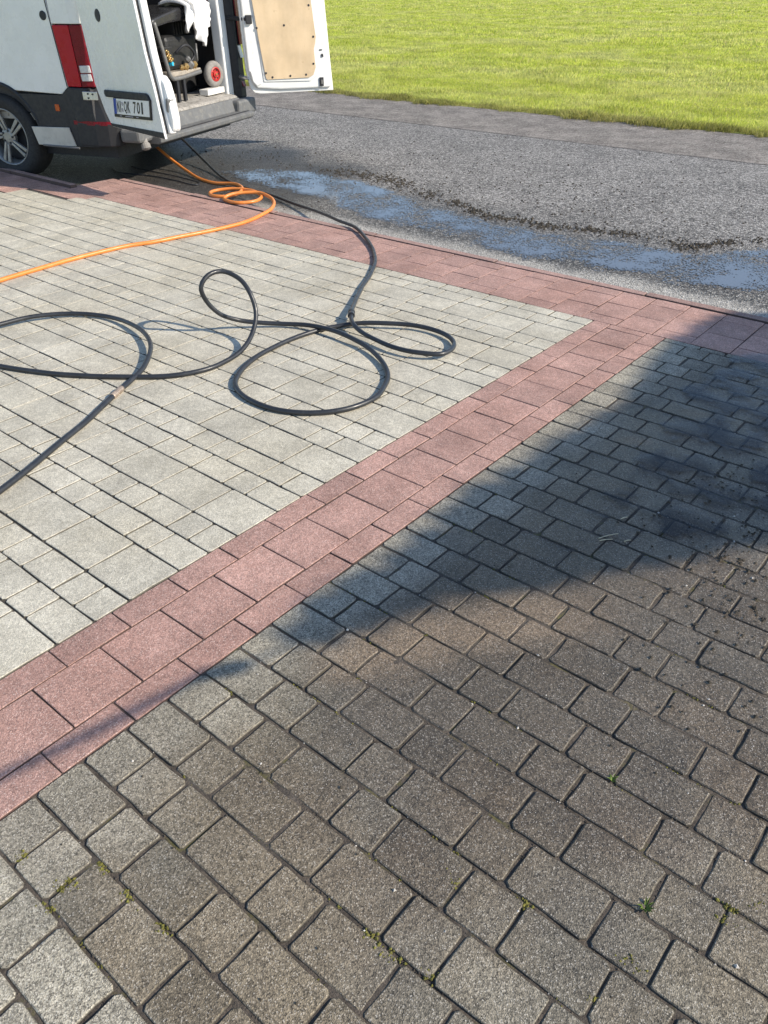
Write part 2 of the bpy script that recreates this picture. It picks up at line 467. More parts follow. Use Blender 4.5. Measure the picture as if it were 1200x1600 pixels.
def film():
    """thin running water over stone"""
    t = NT("running_water"); p = t.pos()
    mp = t.n("ShaderNodeMapping", i_0=p); mp.inputs["Rotation"].default_value = (0, 0, .35); mp.inputs["Scale"].default_value = (1, 2.6, 1)
    w = t.n("ShaderNodeTexNoise", i_Vector=mp.outputs[0], i_Scale=13.0, i_Detail=3.0, i_Distortion=.8).outputs[0]
    nm = t.bump(w, .16, .010)
    gl = t.n("ShaderNodeBsdfGlossy", i_0=(1, 1, 1, 1), i_Roughness=.05); t.link(nm, gl.inputs["Normal"])
    fr = t.n("ShaderNodeFresnel", i_0=1.33); t.link(nm, fr.inputs["Normal"])
    tr = t.n("ShaderNodeBsdfTransparent", i_0=(.90, .88, .86, 1)).outputs[0]
    body = t.n("ShaderNodeMixShader", i_0=fr.outputs[0], i_1=tr, i_2=gl.outputs[0]).outputs[0]
    edge = t.n("ShaderNodeVertexColor"); edge.layer_name = "depth"
    e = t.n("ShaderNodeSeparateColor", i_0=edge.outputs[0]).outputs[0]
    cover = t.ramp(t.math('ADD', t.noise(p, 6, 5, .6), t.ramp(e, 0, 1, -.40, .04)), .47, .60, 0, 1)
    dry = t.n("ShaderNodeBsdfTransparent").outputs[0]
    return t.done(t.n("ShaderNodeMixShader", i_0=cover, i_1=dry, i_2=body).outputs[0])
M["film"] = film()
M["brass_old"] = simple("old_brass", (.42, .33, .26), .45, .3, 60, Metallic=.5, dirt=((.10, .06, .04), .5, .6))

# measured positions on the ground (metres)
BLACK = [(-6.385, 4.72, 0.53), (-6.246, 4.632, 0.49), (-6.346, 4.729, 0.41), (-6.631, 5.008, 0.25), (-6.931, 5.349, 0.08), (-6.463, 5.184, -0.02), (-6.086, 5.014, -0.045), (-5.684, 4.889, -0.045), (-5.232, 4.807, -0.04), (-4.816, 4.675, -0.03), (-4.387, 4.509, 0.0), (-4.063, 4.372, 0.015), (-3.841, 4.297, 0.02), (-3.608, 4.144, 0.016), (-3.381, 3.957, 0.012), (-3.214, 3.773, 0.012), (-3.092, 3.592, 0.012), (-2.973, 3.378, 0.014), (-2.809, 3.125, 0.025), (-2.68, 2.95, 0.04), (-2.567, 2.837, 0.045), (-2.496, 2.805, 0.035), (-2.377, 2.777, 0.03), (-2.222, 2.758, 0.03), (-2.103, 2.778, 0.032), (-2.018, 2.839, 0.028), (-2.028, 2.947, 0.022), (-2.097, 3.032, 0.02), (-2.205, 3.068, 0.022), (-2.335, 3.054, 0.025), (-2.464, 2.98, 0.03), (-2.586, 2.897, 0.026), (-2.674, 2.799, 0.014), (-2.72, 2.659, 0.012), (-2.725, 2.486, 0.012), (-2.702, 2.304, 0.012), (-2.644, 2.155, 0.012), (-2.563, 2.044, 0.012), (-2.462, 1.985, 0.012), (-2.351, 1.964, 0.012), (-2.236, 1.972, 0.012), (-2.132, 2.018, 0.012), (-2.054, 2.088, 0.012), (-1.999, 2.185, 0.012), (-1.984, 2.312, 0.012), (-2.029, 2.438, 0.012), (-2.091, 2.532, 0.012), (-2.19, 2.614, 0.016), (-2.315, 2.679, 0.022), (-2.445, 2.712, 0.03), (-2.609, 2.729, 0.034), (-2.775, 2.717, 0.025), (-2.9, 2.657, 0.02), (-2.983, 2.58, 0.03), (-3.054, 2.502, 0.05), (-3.078, 2.409, 0.105), (-3.102, 2.356, 0.18), (-3.102, 2.337, 0.255), (-3.097, 2.385, 0.3), (-3.077, 2.457, 0.305), (-2.994, 2.491, 0.275), (-2.919, 2.489, 0.215), (-2.881, 2.477, 0.14), (-2.838, 2.408, 0.07), (-2.792, 2.29, 0.025), (-2.775, 2.169, 0.012), (-2.777, 2.048, 0.012), (-2.841, 1.917, 0.012), (-2.988, 1.782, 0.012), (-3.21, 1.63, 0.012), (-3.386, 1.544, 0.012), (-3.556, 1.481, 0.012), (-3.759, 1.431, 0.012), (-3.967, 1.456, 0.015), (-4.038, 1.574, 0.02), (-4.023, 1.737, 0.025), (-3.987, 1.896, 0.028), (-3.891, 2.06, 0.02), (-3.715, 2.158, 0.018), (-3.438, 2.151, 0.03), (-3.208, 2.069, 0.035), (-3.079, 1.968, 0.03), (-2.987, 1.86, 0.022), (-2.943, 1.768, 0.014), (-2.889, 1.656, 0.012), (-2.839, 1.564, 0.012), (-2.746, 1.396, 0.012), (-2.675, 1.238, 0.012), (-2.594, 1.072, 0.012), (-2.536, 0.929, 0.012), (-2.467, 0.757, 0.011)]
ORANGE = [(-7.282, 5.101, 0.16), (-7.032, 5.039, 0.1), (-6.841, 5.024, 0.03), (-6.622, 4.987, -0.02), (-6.266, 4.877, -0.045), (-6.013, 4.845, -0.047), (-5.799, 4.872, -0.03), (-5.592, 4.781, -0.01), (-5.418, 4.642, 0.005), (-5.32, 4.499, 0.012), (-5.319, 4.374, 0.014), (-5.411, 4.331, 0.014), (-5.515, 4.378, 0.012), (-5.58, 4.487, 0.005), (-5.506, 4.593, 0.012), (-5.334, 4.653, 0.014), (-5.166, 4.606, 0.014), (-5.053, 4.522, 0.014), (-5.008, 4.398, 0.013), (-5.074, 4.294, 0.013), (-5.187, 4.287, 0.013), (-5.278, 4.326, 0.018), (-5.273, 4.391, 0.032), (-5.227, 4.489, 0.036), (-5.134, 4.572, 0.034), (-4.995, 4.554, 0.026), (-4.847, 4.468, 0.018), (-4.725, 4.323, 0.014), (-4.646, 4.142, 0.013), (-4.586, 3.909, 0.013), (-4.598, 3.678, 0.013), (-4.655, 3.383, 0.013), (-4.69, 3.195, 0.013), (-4.751, 3.032, 0.013), (-4.778, 2.662, 0.013), (-4.765, 2.386, 0.013), (-4.741, 2.122, 0.013), (-4.712, 1.799, 0.013)]
CABLE = [(-7.398, 4.706, -0.055), (-7.099, 4.609, -0.052), (-6.804, 4.688, -0.052), (-6.45, 4.711, -0.052), (-6.109, 4.703, -0.052), (-6.144, 4.776, -0.052), (-6.399, 4.819, -0.052), (-6.754, 4.835, -0.052), (-7.052, 4.833, -0.052), (-7.284, 4.851, -0.052)]
DEBRIS = [(-5.692, 5.881), (-5.28, 5.973), (-4.961, 5.967), (-4.432, 5.811), (-4.242, 5.653), (-3.997, 5.639), (-3.722, 5.521), (-3.465, 5.411), (-3.15, 5.461), (-2.951, 5.405), (-2.739, 5.502), (-2.515, 5.566), (-2.35, 5.586), (-2.106, 5.63), (-1.897, 5.514), (-1.807, 5.682), (-1.726, 5.825), (-1.545, 6.068), (-1.345, 6.265)]
PUDDLE = [(-6.489, 5.199), (-6.279, 5.589), (-5.927, 5.856), (-5.434, 5.783), (-4.967, 5.792), (-4.408, 5.645), (-4.104, 5.472), (-3.857, 5.444), (-3.422, 5.346), (-2.906, 5.328), (-2.524, 5.387), (-2.219, 5.46), (-1.868, 5.442), (-1.488, 5.892), (-0.989, 6.0), (-0.738, 4.965), (-1.161, 4.874), (-1.493, 4.756), (-1.865, 4.69), (-2.069, 4.672), (-2.36, 4.712), (-2.532, 4.683), (-2.611, 4.533), (-2.867, 4.585), (-3.265, 4.624), (-3.652, 4.681), (-3.971, 4.659), (-4.36, 4.769), (-4.767, 4.905), (-5.321, 5.005), (-5.818, 5.007)]

# ------------------------------------------------------------------ ground, road, paving
ROAD_Z = -0.06
def sheet(name, x0, x1, y0, y1, z, mat, label=None):
    o = obj(name, [(x0, y0, z), (x1, y0, z), (x1, y1, z), (x0, y1, z)], [(0, 1, 2, 3)], mat)
    return tag(o, label, None, None, "structure")

sheet("ground", -700, 700, -300, 900, -0.14, M["lawn"])
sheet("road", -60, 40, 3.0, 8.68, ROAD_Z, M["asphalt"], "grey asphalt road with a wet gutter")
verge = MB().box((-60, 8.68, -.13), (40, 10.32, ROAD_Z + .004)).build("road_edge_strip", M["verge"])
tag(verge, "brown brick edge strip between asphalt and grass", None, None, "structure")

def paver_data(name, L, W, mat, gap, cham, irr, rad, seed):
    """one stone: chipped outline, rounded shoulder, top at z = 0"""
    rg = random.Random(seed); a, b = (L - gap) / 2, (W - gap) / 2
    pts = []
    corners = [(-a, -b), (a, -b), (a, b), (-a, b)]
    for i in range(4):
        c = Vector(corners[i]); p = Vector(corners[i-1]); n = Vector(corners[(i+1) % 4])
        dp = (p - c).normalized(); dn = (n - c).normalized(); r = rad * rg.uniform(.6, 1.5)
        pts.append(c + dp * r); pts.append(c + dn * r)
        mid = (c + n) / 2 + (n - c) * rg.uniform(-.2, .2); nr = Vector((dn.y, -dn.x))
        pts.append(mid + nr * rg.uniform(-irr, irr * .3))
    pts = [q + Vector((rg.uniform(-irr, irr), rg.uniform(-irr, irr))) * .6 for q in pts]
    n = len(pts); V = []
    for q in pts:
        k = Vector((max(-a, min(a, q.x)), max(-b, min(b, q.y))))
        s = cham * rg.uniform(.7, 1.35)
        V.append((k.x - math.copysign(min(s, abs(k.x)), k.x) * (abs(k.x) / a) ** 4, k.y - math.copysign(min(s, abs(k.y)), k.y) * (abs(k.y) / b) ** 4, rg.uniform(-.0004, .0003)))
    for q in pts: V.append((max(-a, min(a, q.x)), max(-b, min(b, q.y)), -cham * .9))
    for q in pts: V.append((max(-a, min(a, q.x)), max(-b, min(b, q.y)), -.045))
    F = [tuple(range(n))]
    for i in range(n):
        j = (i + 1) % n
        F.append((n + i, n + j, j, i)); F.append((2*n + i, 2*n + j, n + j, n + i))
    me = mesh_of(name, V, F, mat)
    return me

def px_area(x, y, L, W):
    """rough size in the picture, to rank stones"""
    def pj(a, b):
        d = Vector((a, b, 0)) - Vector((0, 0, CAM_H)); z = d.dot(fw)
        if z < .1: return None
        return (600 + 1234 * d.dot(rt) / z, 800 - 1234 * d.dot(up) / z, z)
    q = pj(x, y)
    if q is None or not (-40 < q[0] < 1240 and -40 < q[1] < 1640): return 0
    return L * W / q[2] ** 3

DATA = {}
def stone_mesh(kind, L, W, mat, gap, cham, irr, rad, k):
    key = (kind, round(L, 3), round(W, 3), k)
    if key not in DATA: DATA[key] = paver_data("paver", L, W, mat, gap, cham, irr, rad, hash((kind, int(L*1000), int(W*1000), k)) & 0xffff)
    return DATA[key]

def lay(parent, cells, kind, mat, mat_j, gap, cham, irr, rad, dz, limit=298, tilt=.004, variants=4):
    """cells: (x0, x1, y0, y1). Largest in view become single stones, the rest one joined part"""
    rg = random.Random(len(cells) * 7 + 1)
    ranked = sorted(cells, key=lambda c: -px_area((c[0]+c[1])/2, (c[2]+c[3])/2, c[1]-c[0], c[3]-c[2]))
    one = [c for c in ranked[:limit] if px_area((c[0]+c[1])/2, (c[2]+c[3])/2, c[1]-c[0], c[3]-c[2]) > 0]
    rest = ranked[len(one):]
    V, F = [], []
    for i, c in enumerate(one + rest):
        L, W = c[1]-c[0], c[3]-c[2]
        me = stone_mesh(kind, round(L, 3), round(W, 3), mat, gap, cham, irr, rad, rg.randrange(variants))
        T = Matrix.Translation(((c[0]+c[1])/2 + rg.uniform(-.001, .001), (c[2]+c[3])/2 + rg.uniform(-.001, .001), rg.uniform(-dz, dz))) @ \
            Matrix.Rotation(rg.gauss(0, tilt), 4, 'X') @ Matrix.Rotation(rg.gauss(0, tilt), 4, 'Y') @ Matrix.Rotation(rg.gauss(0, tilt*1.2) + (math.pi if rg.random() < .5 else 0), 4, 'Z')
        if i < len(one):
            o = bpy.data.objects.new("paver", me); COL.objects.link(o); o.parent = parent; o.matrix_local = T
        else:
            n = len(V); V += [tuple(T @ v.co) for v in me.vertices]; F += [tuple(n + j for j in f.vertices) for f in me.polygons]
    if V:
        o = obj("distant_pavers", V, F, mat_j, parent); o["kind"] = "stuff"

def bed(name, poly, z, mat, label):
    n = len(poly)
    V = [(x, y, z) for x, y in poly] + [(x, y, -.13) for x, y in poly]
    o = obj(name, V, [tuple(range(n))] + [(i, n+i, n+(i+1) % n, (i+1) % n) for i in range(n)], mat)
    return tag(fix_normals(o), label, None, None, "structure")

U1, U2, U3, U4 = -1.697, -1.600, -1.404, -1.308       # the red border running away from the camera
V_FAR = 3.745

# light field left of the border
light = bed("light_driveway", [(-9.2, -.35), (U1, -.35), (U1, V_FAR), (-6.2, V_FAR), (-6.2, 3.575), (-6.95, 3.575), (-6.95, 3.37), (-9.2, 3.37)], -.0065, M["bed_light"], "pale grey block paving washed clean, left of the red border")
cells = []
rows = []; y = .637 - 3*.4145
while y < V_FAR + .1:
    rows += [("lo", y, y + .1165), ("up", y + .1165, y + .233), ("W", y + .233, y + .4145)]; y += .4145
for kind, y0, y1 in rows:
    if y1 > V_FAR + .02 and y0 > V_FAR - .03: continue
    y1 = min(y1, V_FAR)
    if kind == "W": seq = [.226] + [.24] * 60
    elif kind == "lo": seq = [.169, .118] + [.178, .119, .119] * 40
    else: seq = [.112, .112] + [.178, .119, .119] * 40
    x = U1
    for s in seq:
        lim = 3.37 if x < -6.95 else (3.575 if x < -6.2 else V_FAR)
        if x - s < -9.15: break
        if (y0 + y1) / 2 < lim: cells.append((x - s, x, y0, min(y1, lim)))
        x -= s
lay(light, cells, "light", M["light"], M["light_j"], .0038, .0025, .0021, .0060, .0005, variants=8)

# grimy field right of the border
def soil_bed():
    """joint soil, unevenly filled"""
    x = np.arange(U4, 2.6, .016); y = np.arange(-.35, V_FAR + .001, .016); nx, ny = len(x), len(y)
    V = [(a, b, -.0044 + .0036*noise.noise(Vector((a*9, b*9, 0))) + .0018*noise.noise(Vector((a*38, b*38, 3)))) for b in y for a in x]
    F = [(j*nx+i, j*nx+i+1, (j+1)*nx+i+1, (j+1)*nx+i) for j in range(ny-1) for i in range(nx-1)]
    return tag(obj("grimy_driveway", V, F, M["bed_dark"]), "dark grimy block paving right of the red border, partly wet", None, None, "structure")
dark = soil_bed()
cells = []
for k in range(-4, 30):
    y0 = .221 + .12*k - .0006*k*0; y1 = y0 + .12
    if k == 29: y1 = V_FAR
    x = U4; i = 0
    while x < 2.5:
        if k % 2: s = .184 if i % 2 == 0 else .1215
        else: s = .1215 if (i < 2 or i % 2 == 0) else .184
        cells.append((x, x + s, y0, y1)); x += s; i += 1
lay(dark, cells, "dark", M["dark"], M["dark_j"], .0052, .0026, .0030, .0066, .0014, tilt=.004, variants=10)

# red border along the near side and along the road
red = bed("red_border", [(U1, -.35), (U4, -.35), (U4, V_FAR), (2.6, V_FAR), (2.6, 4.255), (-6.67, 4.255), (-6.67, 3.80), (-9.2, 3.80), (-9.2, 3.37), (-6.95, 3.37), (-6.95, 3.575), (-6.2, 3.575), (-6.2, V_FAR), (U1, V_FAR)], -.0048, M["bed_red"], "band of red pavers round the pale driveway")
cells = []
for x0, x1, off in ((U1, U2, .012), (U2, U3, .108), (U3, U4, .016)):
    y = off - .4
    while y < V_FAR - .05:
        a, b = max(y, -.3), min(y + .199, V_FAR)
        if b - a > .04: cells.append((x0, x1, a, b))
        y += .199
u = -1.382 + .1955*20; k = 0
while u > -6.6:
    x0 = max(u - .1955, -6.67); seqs = (.10, .20, .21) if k % 2 else (.205, .205, .10)
    y = V_FAR
    for s in seqs:
        cells.append((x0, u, y, y + s)); y += s
    u -= .1955; k += 1
for x0, x1, lo in ((-6.67, -6.2, 3.575), (-6.95, -6.67, 3.575), (-9.15, -6.95, 3.37)):
    hi = V_FAR if x0 == -6.67 else 3.80
    n = max(1, round((hi - lo) / .2)); w = (hi - lo) / n; m = max(1, round((x1 - x0) / .2)); l = (x1 - x0) / m
    for i in range(m):
        for j in range(n): cells.append((x0 + i*l, x0 + (i+1)*l, lo + j*w, lo + (j+1)*w))
lay(red, cells, "red", M["red"], M["red"], .0036, .0022, .0009, .003, .0006, limit=299)

# kerb stones between border and road
kerb = MB().box((-6.67, 4.262, -.13), (3.0, 4.330, -.036)).build("kerb", M["bed_red"])
tag(kerb, "low pinkish kerb between red border and road", None, None, "structure")
rg = random.Random(5)
kme = MB().box((-.4955, -.03, -.10), (.4955, .03, 0)).build("kerb_stone", M["kerb"], kerb, bev=.006)
kme.location = (-6.16, 4.307, -.003)
for i in range(1, 9):
    o = kme.copy(); COL.objects.link(o); o.parent = kerb
    o.location = (-6.16 + i*1.0 + rg.uniform(-.002, .002), 4.307 + rg.uniform(-.003, .003), rg.uniform(-.004, .003)); o.rotation_euler = (rg.gauss(0, .02), 0, rg.gauss(0, .002))
for (x, y, ang, z) in ((-7.16, 3.835, 0, .026), (-8.16, 3.835, 0, .024), (-9.16, 3.835, .004, .024)):
    o = kme.copy(); COL.objects.link(o); o.parent = kerb; o.location = (x, y, z); o.rotation_euler = (0, 0, ang)
o = MB().box((-.20, -.03, -.10), (.20, .03, 0)).build("kerb_stone", M["kerb"], kerb, bev=.006)
o.location = (-6.70, 4.07, -.002); o.rotation_euler = (0, 0, R(88))

# ------------------------------------------------------------------ water in the gutter
poly = [Vector(p) for p in PUDDLE]
cen = []
rgp = random.Random(3)
# triangulated grid clipped to the outline; vertex colour = distance from the edge
def inside(x, y, P):
    c = False; j = len(P) - 1
    for i in range(len(P)):
        if (P[i][1] > y) != (P[j][1] > y) and x < (P[j][0]-P[i][0])*(y-P[i][1])/(P[j][1]-P[i][1]) + P[i][0]: c = not c
        j = i
    return c
def edge_dist(x, y, P):
    d = 9
    for i in range(len(P)):
        ax, ay = P[i-1]; bx, by = P[i]; vx, vy = bx-ax, by-ay
        t = max(0, min(1, ((x-ax)*vx + (y-ay)*vy) / max(vx*vx+vy*vy, 1e-9)))
        d = min(d, math.hypot(x-ax-vx*t, y-ay-vy*t))
    return d
def water_sheet(name, P, z, S, mat, label, soft=.16):
    PV, PF, ids, dep = [], [], {}, []
    x0 = min(p[0] for p in P); x1 = max(p[0] for p in P); y0 = min(p[1] for p in P); y1 = max(p[1] for p in P)
    def vid(i, j):
        if (i, j) not in ids:
            x, y = x0 + i*S, y0 + j*S; ids[(i, j)] = len(PV); PV.append((x, y, z))
            dep.append(min(1, edge_dist(x, y, P) / soft) if inside(x, y, P) else 0)
        return ids[(i, j)]
    for i in range(int((x1-x0)/S)):
        for j in range(int((y1-y0)/S)):
            if inside(x0 + (i+.5)*S, y0 + (j+.5)*S, P): PF.append((vid(i, j), vid(i+1, j), vid(i+1, j+1), vid(i, j+1)))
    o = tag(obj(name, PV, PF, mat), label, None, None, "structure")
    ca = o.data.color_attributes.new("depth", 'FLOAT_COLOR', 'POINT')
    for i, d in enumerate(dep): ca.data[i].color = (d, d, d, 1)
    return o
water_sheet("puddle", PUDDLE, ROAD_Z + .004, .045, M["water"], "shallow puddle reflecting blue sky along the road gutter")
water_sheet("running_water", [(-1.16, 3.70), (-1.20, 3.2), (-1.08, 2.7), (-1.05, 2.2), (-1.02, 1.8), (-.9, 1.62), (-.72, 1.72), (-.6, 1.95), (-.40, 2.1), (.1, 2.3), (.3, 3.0), (.2, 3.9), (-.5, 4.2), (-1.0, 4.1)], .0045, .05, M["film"], "thin film of running water on the shaded grimy paving", .25)

# ------------------------------------------------------------------ grass
def grass_field():
    rs = np.random.RandomState(11); V = []; F = []; base = 0
    zones = [(10.06, 10.55, -14.5, 1.0, 5200, .030, .075, .0035), (10.5, 14.0, -18, 1.0, 2400, .025, .06, .0045), (14.0, 22.0, -26, 1.5, 800, .035, .065, .010), (22, 38, -44, 2, 260, .045, .075, .022), (38, 75, -80, 2, 90, .05, .09, .05)]
    allv, allf = [], []
    for (ya, yb, xa, xb, dens, h0, h1, w) in zones:
        n = int((yb-ya)*(xb-xa)*dens)
        x = rs.uniform(xa, xb, n); y = rs.uniform(ya, yb, n)
        if ya < 10.3:   # ragged edge over the bricks
            edge = 10.23 + .07*np.sin(x*1.7) + .06*np.sin(x*5.3+1) + .05*np.sin(x*13.1) + .03*np.sin(x*31+2)
            keep = y > edge + rs.normal(0, .03, n); x, y = x[keep], y[keep]; n = len(x)
        k2 = (x > -.98*y - 3) & (x < -.10*y + 2); x, y = x[k2], y[k2]; n = len(x)
        h = rs.uniform(h0, h1, n) * (.75 + .35*np.sin(x*.9+y*1.7)*np.sin(y*.6-x*.35) + .55*np.maximum(0, np.sin(x*4.1+2*np.sin(y*2.3))*np.sin(y*3.7+1.5*np.sin(x*1.9)))); a = rs.uniform(0, 2*np.pi, n)
        lx, ly = rs.normal(0, .35, n)*h + .12*h, rs.normal(0, .35, n)*h
        dx, dy = np.cos(a)*w, np.sin(a)*w
        z = np.full(n, -.055)
        p0 = np.stack([x-dx, y-dy, z], 1); p1 = np.stack([x+dx, y+dy, z], 1)
        p2 = np.stack([x+dx*.7+lx*.45, y+dy*.7+ly*.45, z+h*.62], 1); p3 = np.stack([x+lx, y+ly, z+h], 1)
        v = np.stack([p0, p1, p2, p3], 1).reshape(-1, 3)
        f = (np.arange(n)[:, None]*4 + np.array([0, 1, 2, 3])) + base
        base += 4*n; allv.append(v); allf.append(f)
    v = np.concatenate(allv); f = np.concatenate(allf)
    me = bpy.data.meshes.new("grass"); me.vertices.add(len(v)); me.vertices.foreach_set("co", v.ravel())
    me.loops.add(f.size); me.loops.foreach_set("vertex_index", f.ravel().astype(np.int32))
    me.polygons.add(len(f)); me.polygons.foreach_set("loop_start", np.arange(0, f.size, 4, dtype=np.int32)); me.polygons.foreach_set("loop_total", np.full(len(f), 4, dtype=np.int32))
    me.update(); me.validate(); me.materials.append(M["blade"])
    return link(bpy.data.objects.new("grass", me))
lw = obj("lawn", [(-300, 10.30, -.056), (300, 10.30, -.056), (300, 600, -.056), (-300, 600, -.056)], [(0, 1, 2, 3)], M["lawn"])
tag(lw, None, None, None, "structure")
tag(grass_field(), "sunlit green lawn beyond the road", "grass", kind="stuff")

# ------------------------------------------------------------------ loose crumbs, grit, moss, weeds
def scatter(name, pts, mat, label, flat=.7):
    V, F = [], []; rg = random.Random(len(pts))
    for x, y, z, r in pts:
        n = len(V); a = rg.uniform(0, 6.28)
        for k in range(6):
            d = [(1,0,0),(-1,0,0),(0,1,0),(0,-1,0),(0,0,1),(0,0,-.6)][k]; s = r*rg.uniform(.6, 1.35)
            V.append((x + (d[0]*math.cos(a)-d[1]*math.sin(a))*s + rg.uniform(-.2, .2)*r, y + (d[0]*math.sin(a)+d[1]*math.cos(a))*s, z + d[2]*s*flat + r*flat*.4))
        F += [(n+i, n+j, n+4) for i, j in ((0,2),(2,1),(1,3),(3,0))] + [(n+j, n+i, n+5) for i, j in ((0,2),(2,1),(1,3),(3,0))]
    return tag(obj(name, V, F, mat), label, name.split("_")[-1], kind="stuff")
rg = random.Random(8); pts = []
for (a, b) in zip(DEBRIS[:-1], DEBRIS[1:]):
    L = math.hypot(b[0]-a[0], b[1]-a[1]); wide = .05 if a[0] > -4.0 else .09
    for _ in range(int(L*330)):
        t = rg.random(); clump = noise.noise(Vector((a[0]+(b[0]-a[0])*t, 3.1, 0))*4)
        if clump < -.25 and rg.random() < .7: continue
        pts.append((a[0]+(b[0]-a[0])*t + rg.gauss(0, .02), a[1]+(b[1]-a[1])*t + rg.gauss(0, wide), ROAD_Z, rg.uniform(.004, .014)))
for _ in range(900):
    x = rg.uniform(-7.5, -.5); y = 5.4 + abs(rg.gauss(0, 1.1)) + .35*math.sin(x*1.3)
    if y < 8.6: pts.append((x, y, ROAD_Z, rg.uniform(.004, .011)))
for _ in range(260):
    pts.append((rg.uniform(-7.0, -4.6), rg.uniform(4.5, 6.2), ROAD_Z, rg.uniform(.003, .009)))
scatter("dirt_crumbs", pts, M["crumb"], "line of dark dirt crumbs washed up on the road")
pts = []
for _ in range(330):
    t = rg.random(); x = -.62 + .42*t + rg.gauss(0, .12); y = 2.55 - .75*t + rg.gauss(0, .2)
    if x > -1.0: pts.append((x, y, .001, rg.uniform(.002, .0075)))
for _ in range(160): pts.append((rg.uniform(-1.2, .4), rg.uniform(.3, 3.0), .001, rg.uniform(.0015, .004)))
scatter("soil_crumbs", pts, M["crumb"], "wet black soil crumbs on the grimy paving")
pts = []
for _ in range(210):
    k = rg.randrange(-2, 24)
    if rg.random() < .6: x, y, z = rg.uniform(-1.28, .8), .221 + .12*k + rg.gauss(0, .004), -.004
    else: x, y, z = rg.uniform(-1.28, .8), rg.uniform(0, 3.0), .0005
    pts.append((x, y, z, rg.choice((.0018, .0022, .003, .0045))))
scatter("pale_grit", pts, M["grit"], "small pale stones lying in and beside the joints")
pts = []
for _ in range(300):
    k = rg.randrange(-2, 16); x = rg.uniform(-1.25, .6); y = .221 + .12*k
    if noise.noise(Vector((x*5, y*5, 1.7))) < .12: continue
    for _ in range(4): pts.append((x + rg.gauss(0, .010), y + rg.gauss(0, .003), -.0055, rg.uniform(.0018, .0042)))
for (x, y) in ((-1.193, .245), (-1.069, .26), (-1.04, .337), (-.955, .331), (-.841, .337), (-1.047, .219), (-1.068, .278), (-.526, .578), (-.47, .769), (-.334, .813), (-.474, .572), (-.403, .594), (-.02, 1.063), (-.02, 1.03), (-.154, .743), (-.128, .842), (.009, 1.103)):
    for _ in range(26): pts.append((x + rg.gauss(0, .012), y + rg.gauss(0, .006), -.004, rg.uniform(.002, .005)))
scatter("joint_moss", pts, M["moss"], "olive moss growing in the paving joints", .9)
pts = []
for k in range(-2, 29):
    for _ in range(150):
        pts.append((rg.uniform(-1.3, 1.0), .221 + .12*k + rg.gauss(0, .0035), -.0045, rg.uniform(.0010, .0030)))
for _ in range(1400):
    k = rg.randrange(-2, 20); i = rg.randrange(0, 8)
    x = (U4 + .184 + .3055*i + rg.choice((0, .1215))) if k % 2 else (U4 + .243 + .3055*i + rg.choice((0, .1215)))
    pts.append((x + rg.gauss(0, .0035), .221 + .12*(k + rg.random()), -.0045, rg.uniform(.0010, .0028)))
scatter("joint_crumbs", pts, M["bed_dark"], "brown soil crumbs filling the joints of the grimy paving", .9)
def weed(x, y, n, h, label):
    V, F = [], []; rw = random.Random(int(x*1000))
    for i in range(n):
        a = rw.uniform(0, 6.28); l = h*rw.uniform(.5, 1); w = h*.09; c, s = math.cos(a), math.sin(a); b = len(V)
        V += [(-s*w, c*w, 0), (s*w, -c*w, 0), (c*l*.5+s*w*.8, s*l*.5-c*w*.8, l*.6), (c*l*.9, s*l*.9, l*.75), (c*l*.5-s*w*.8, s*l*.5+c*w*.8, l*.6)]
        F.append((b, b+1, b+2, b+3, b+4))
    o = obj("weed", V, F, M["weed"]); o.location = (x, y, -.005)
    tag(o, label, "weed", "small weeds in the paving joints")
weed(-.152, .958, 16, .022, "bright green weed tuft in a joint near the lower right corner")
weed(-.334, 1.189, 12, .018, "tiny green weed in a joint of the grimy paving, farther one")
for i, (x, y, a, L, lb) in enumerate(((-.764, 2.033, R(59), .073, "longest pale straw stalk on the wet dark paving"), (-.76, 2.008, R(48), .043, "short pale straw stalk beside the longest one"), (-.77, 2.158, R(62), .026, "short straw bit farther off on the wet paving"), (-.705, 2.047, R(55), .023, "faint straw bit right of the longest stalk"))):
    o = MB().tube([(-L/2, 0, 0), (0, .002, .001), (L/2, 0, .0005)], .0016, 5).build("straw_stalk", M["straw"])
    o.location = (x, y, .003); o.rotation_euler = (0, 0, a); tag(o, lb, "straw", "straw bits on the wet paving")

# ------------------------------------------------------------------ hoses
def hose(name, P, r, mat, label, cat="hose", n=10, step=.018):
    path = catmull(P, step)
    path = [p + Vector((.0022*noise.noise(p*7), .0022*noise.noise(p*7 + Vector((9, 0, 0))), 0)) for p in path]
    root = bpy.data.objects.new(name, None); root.location = (path[-1].x, path[-1].y, 0); COL.objects.link(root)
    tag(root, label, cat)
    off = Vector(root.location)
    MB().tube([p - off for p in path], r, n).build("tube", mat, root, smooth=True)
    return root, path, off
def coupling(root, off, path, at, L, r, mat, name, rings=0):
    i = min(range(len(path)), key=lambda k: (path[k] - Vector(at)).length)
    d = (path[min(i+2, len(path)-1)] - path[max(i-2, 0)]).normalized(); c = path[i] - off
    prof = [(r*.9, -L/2), (r, -L/2+.004), (r, -L*.12), (r*.82, -L*.1), (r*.82, L*.1), (r, L*.12), (r, L/2-.004), (r*.9, L/2)]
    return MB().lathe(prof, c, d, 14).build(name, mat, root, smooth=False)
bh, bp, bo = hose("black_hose", BLACK, .0115, M["black_hose"], "black pressure hose from the van lying in loops on the pale paving")
coupling(bh, bo, bp, BLACK[19], .075, .019, M["black_hose"], "hose_joint")
coupling(bh, bo, bp, BLACK[-7], .085, .0145, M["brass_old"], "brass_coupling")
hose("orange_hose", ORANGE, .0135, M["orange_hose"], "orange water hose looped by the kerb and running left across the pale paving")
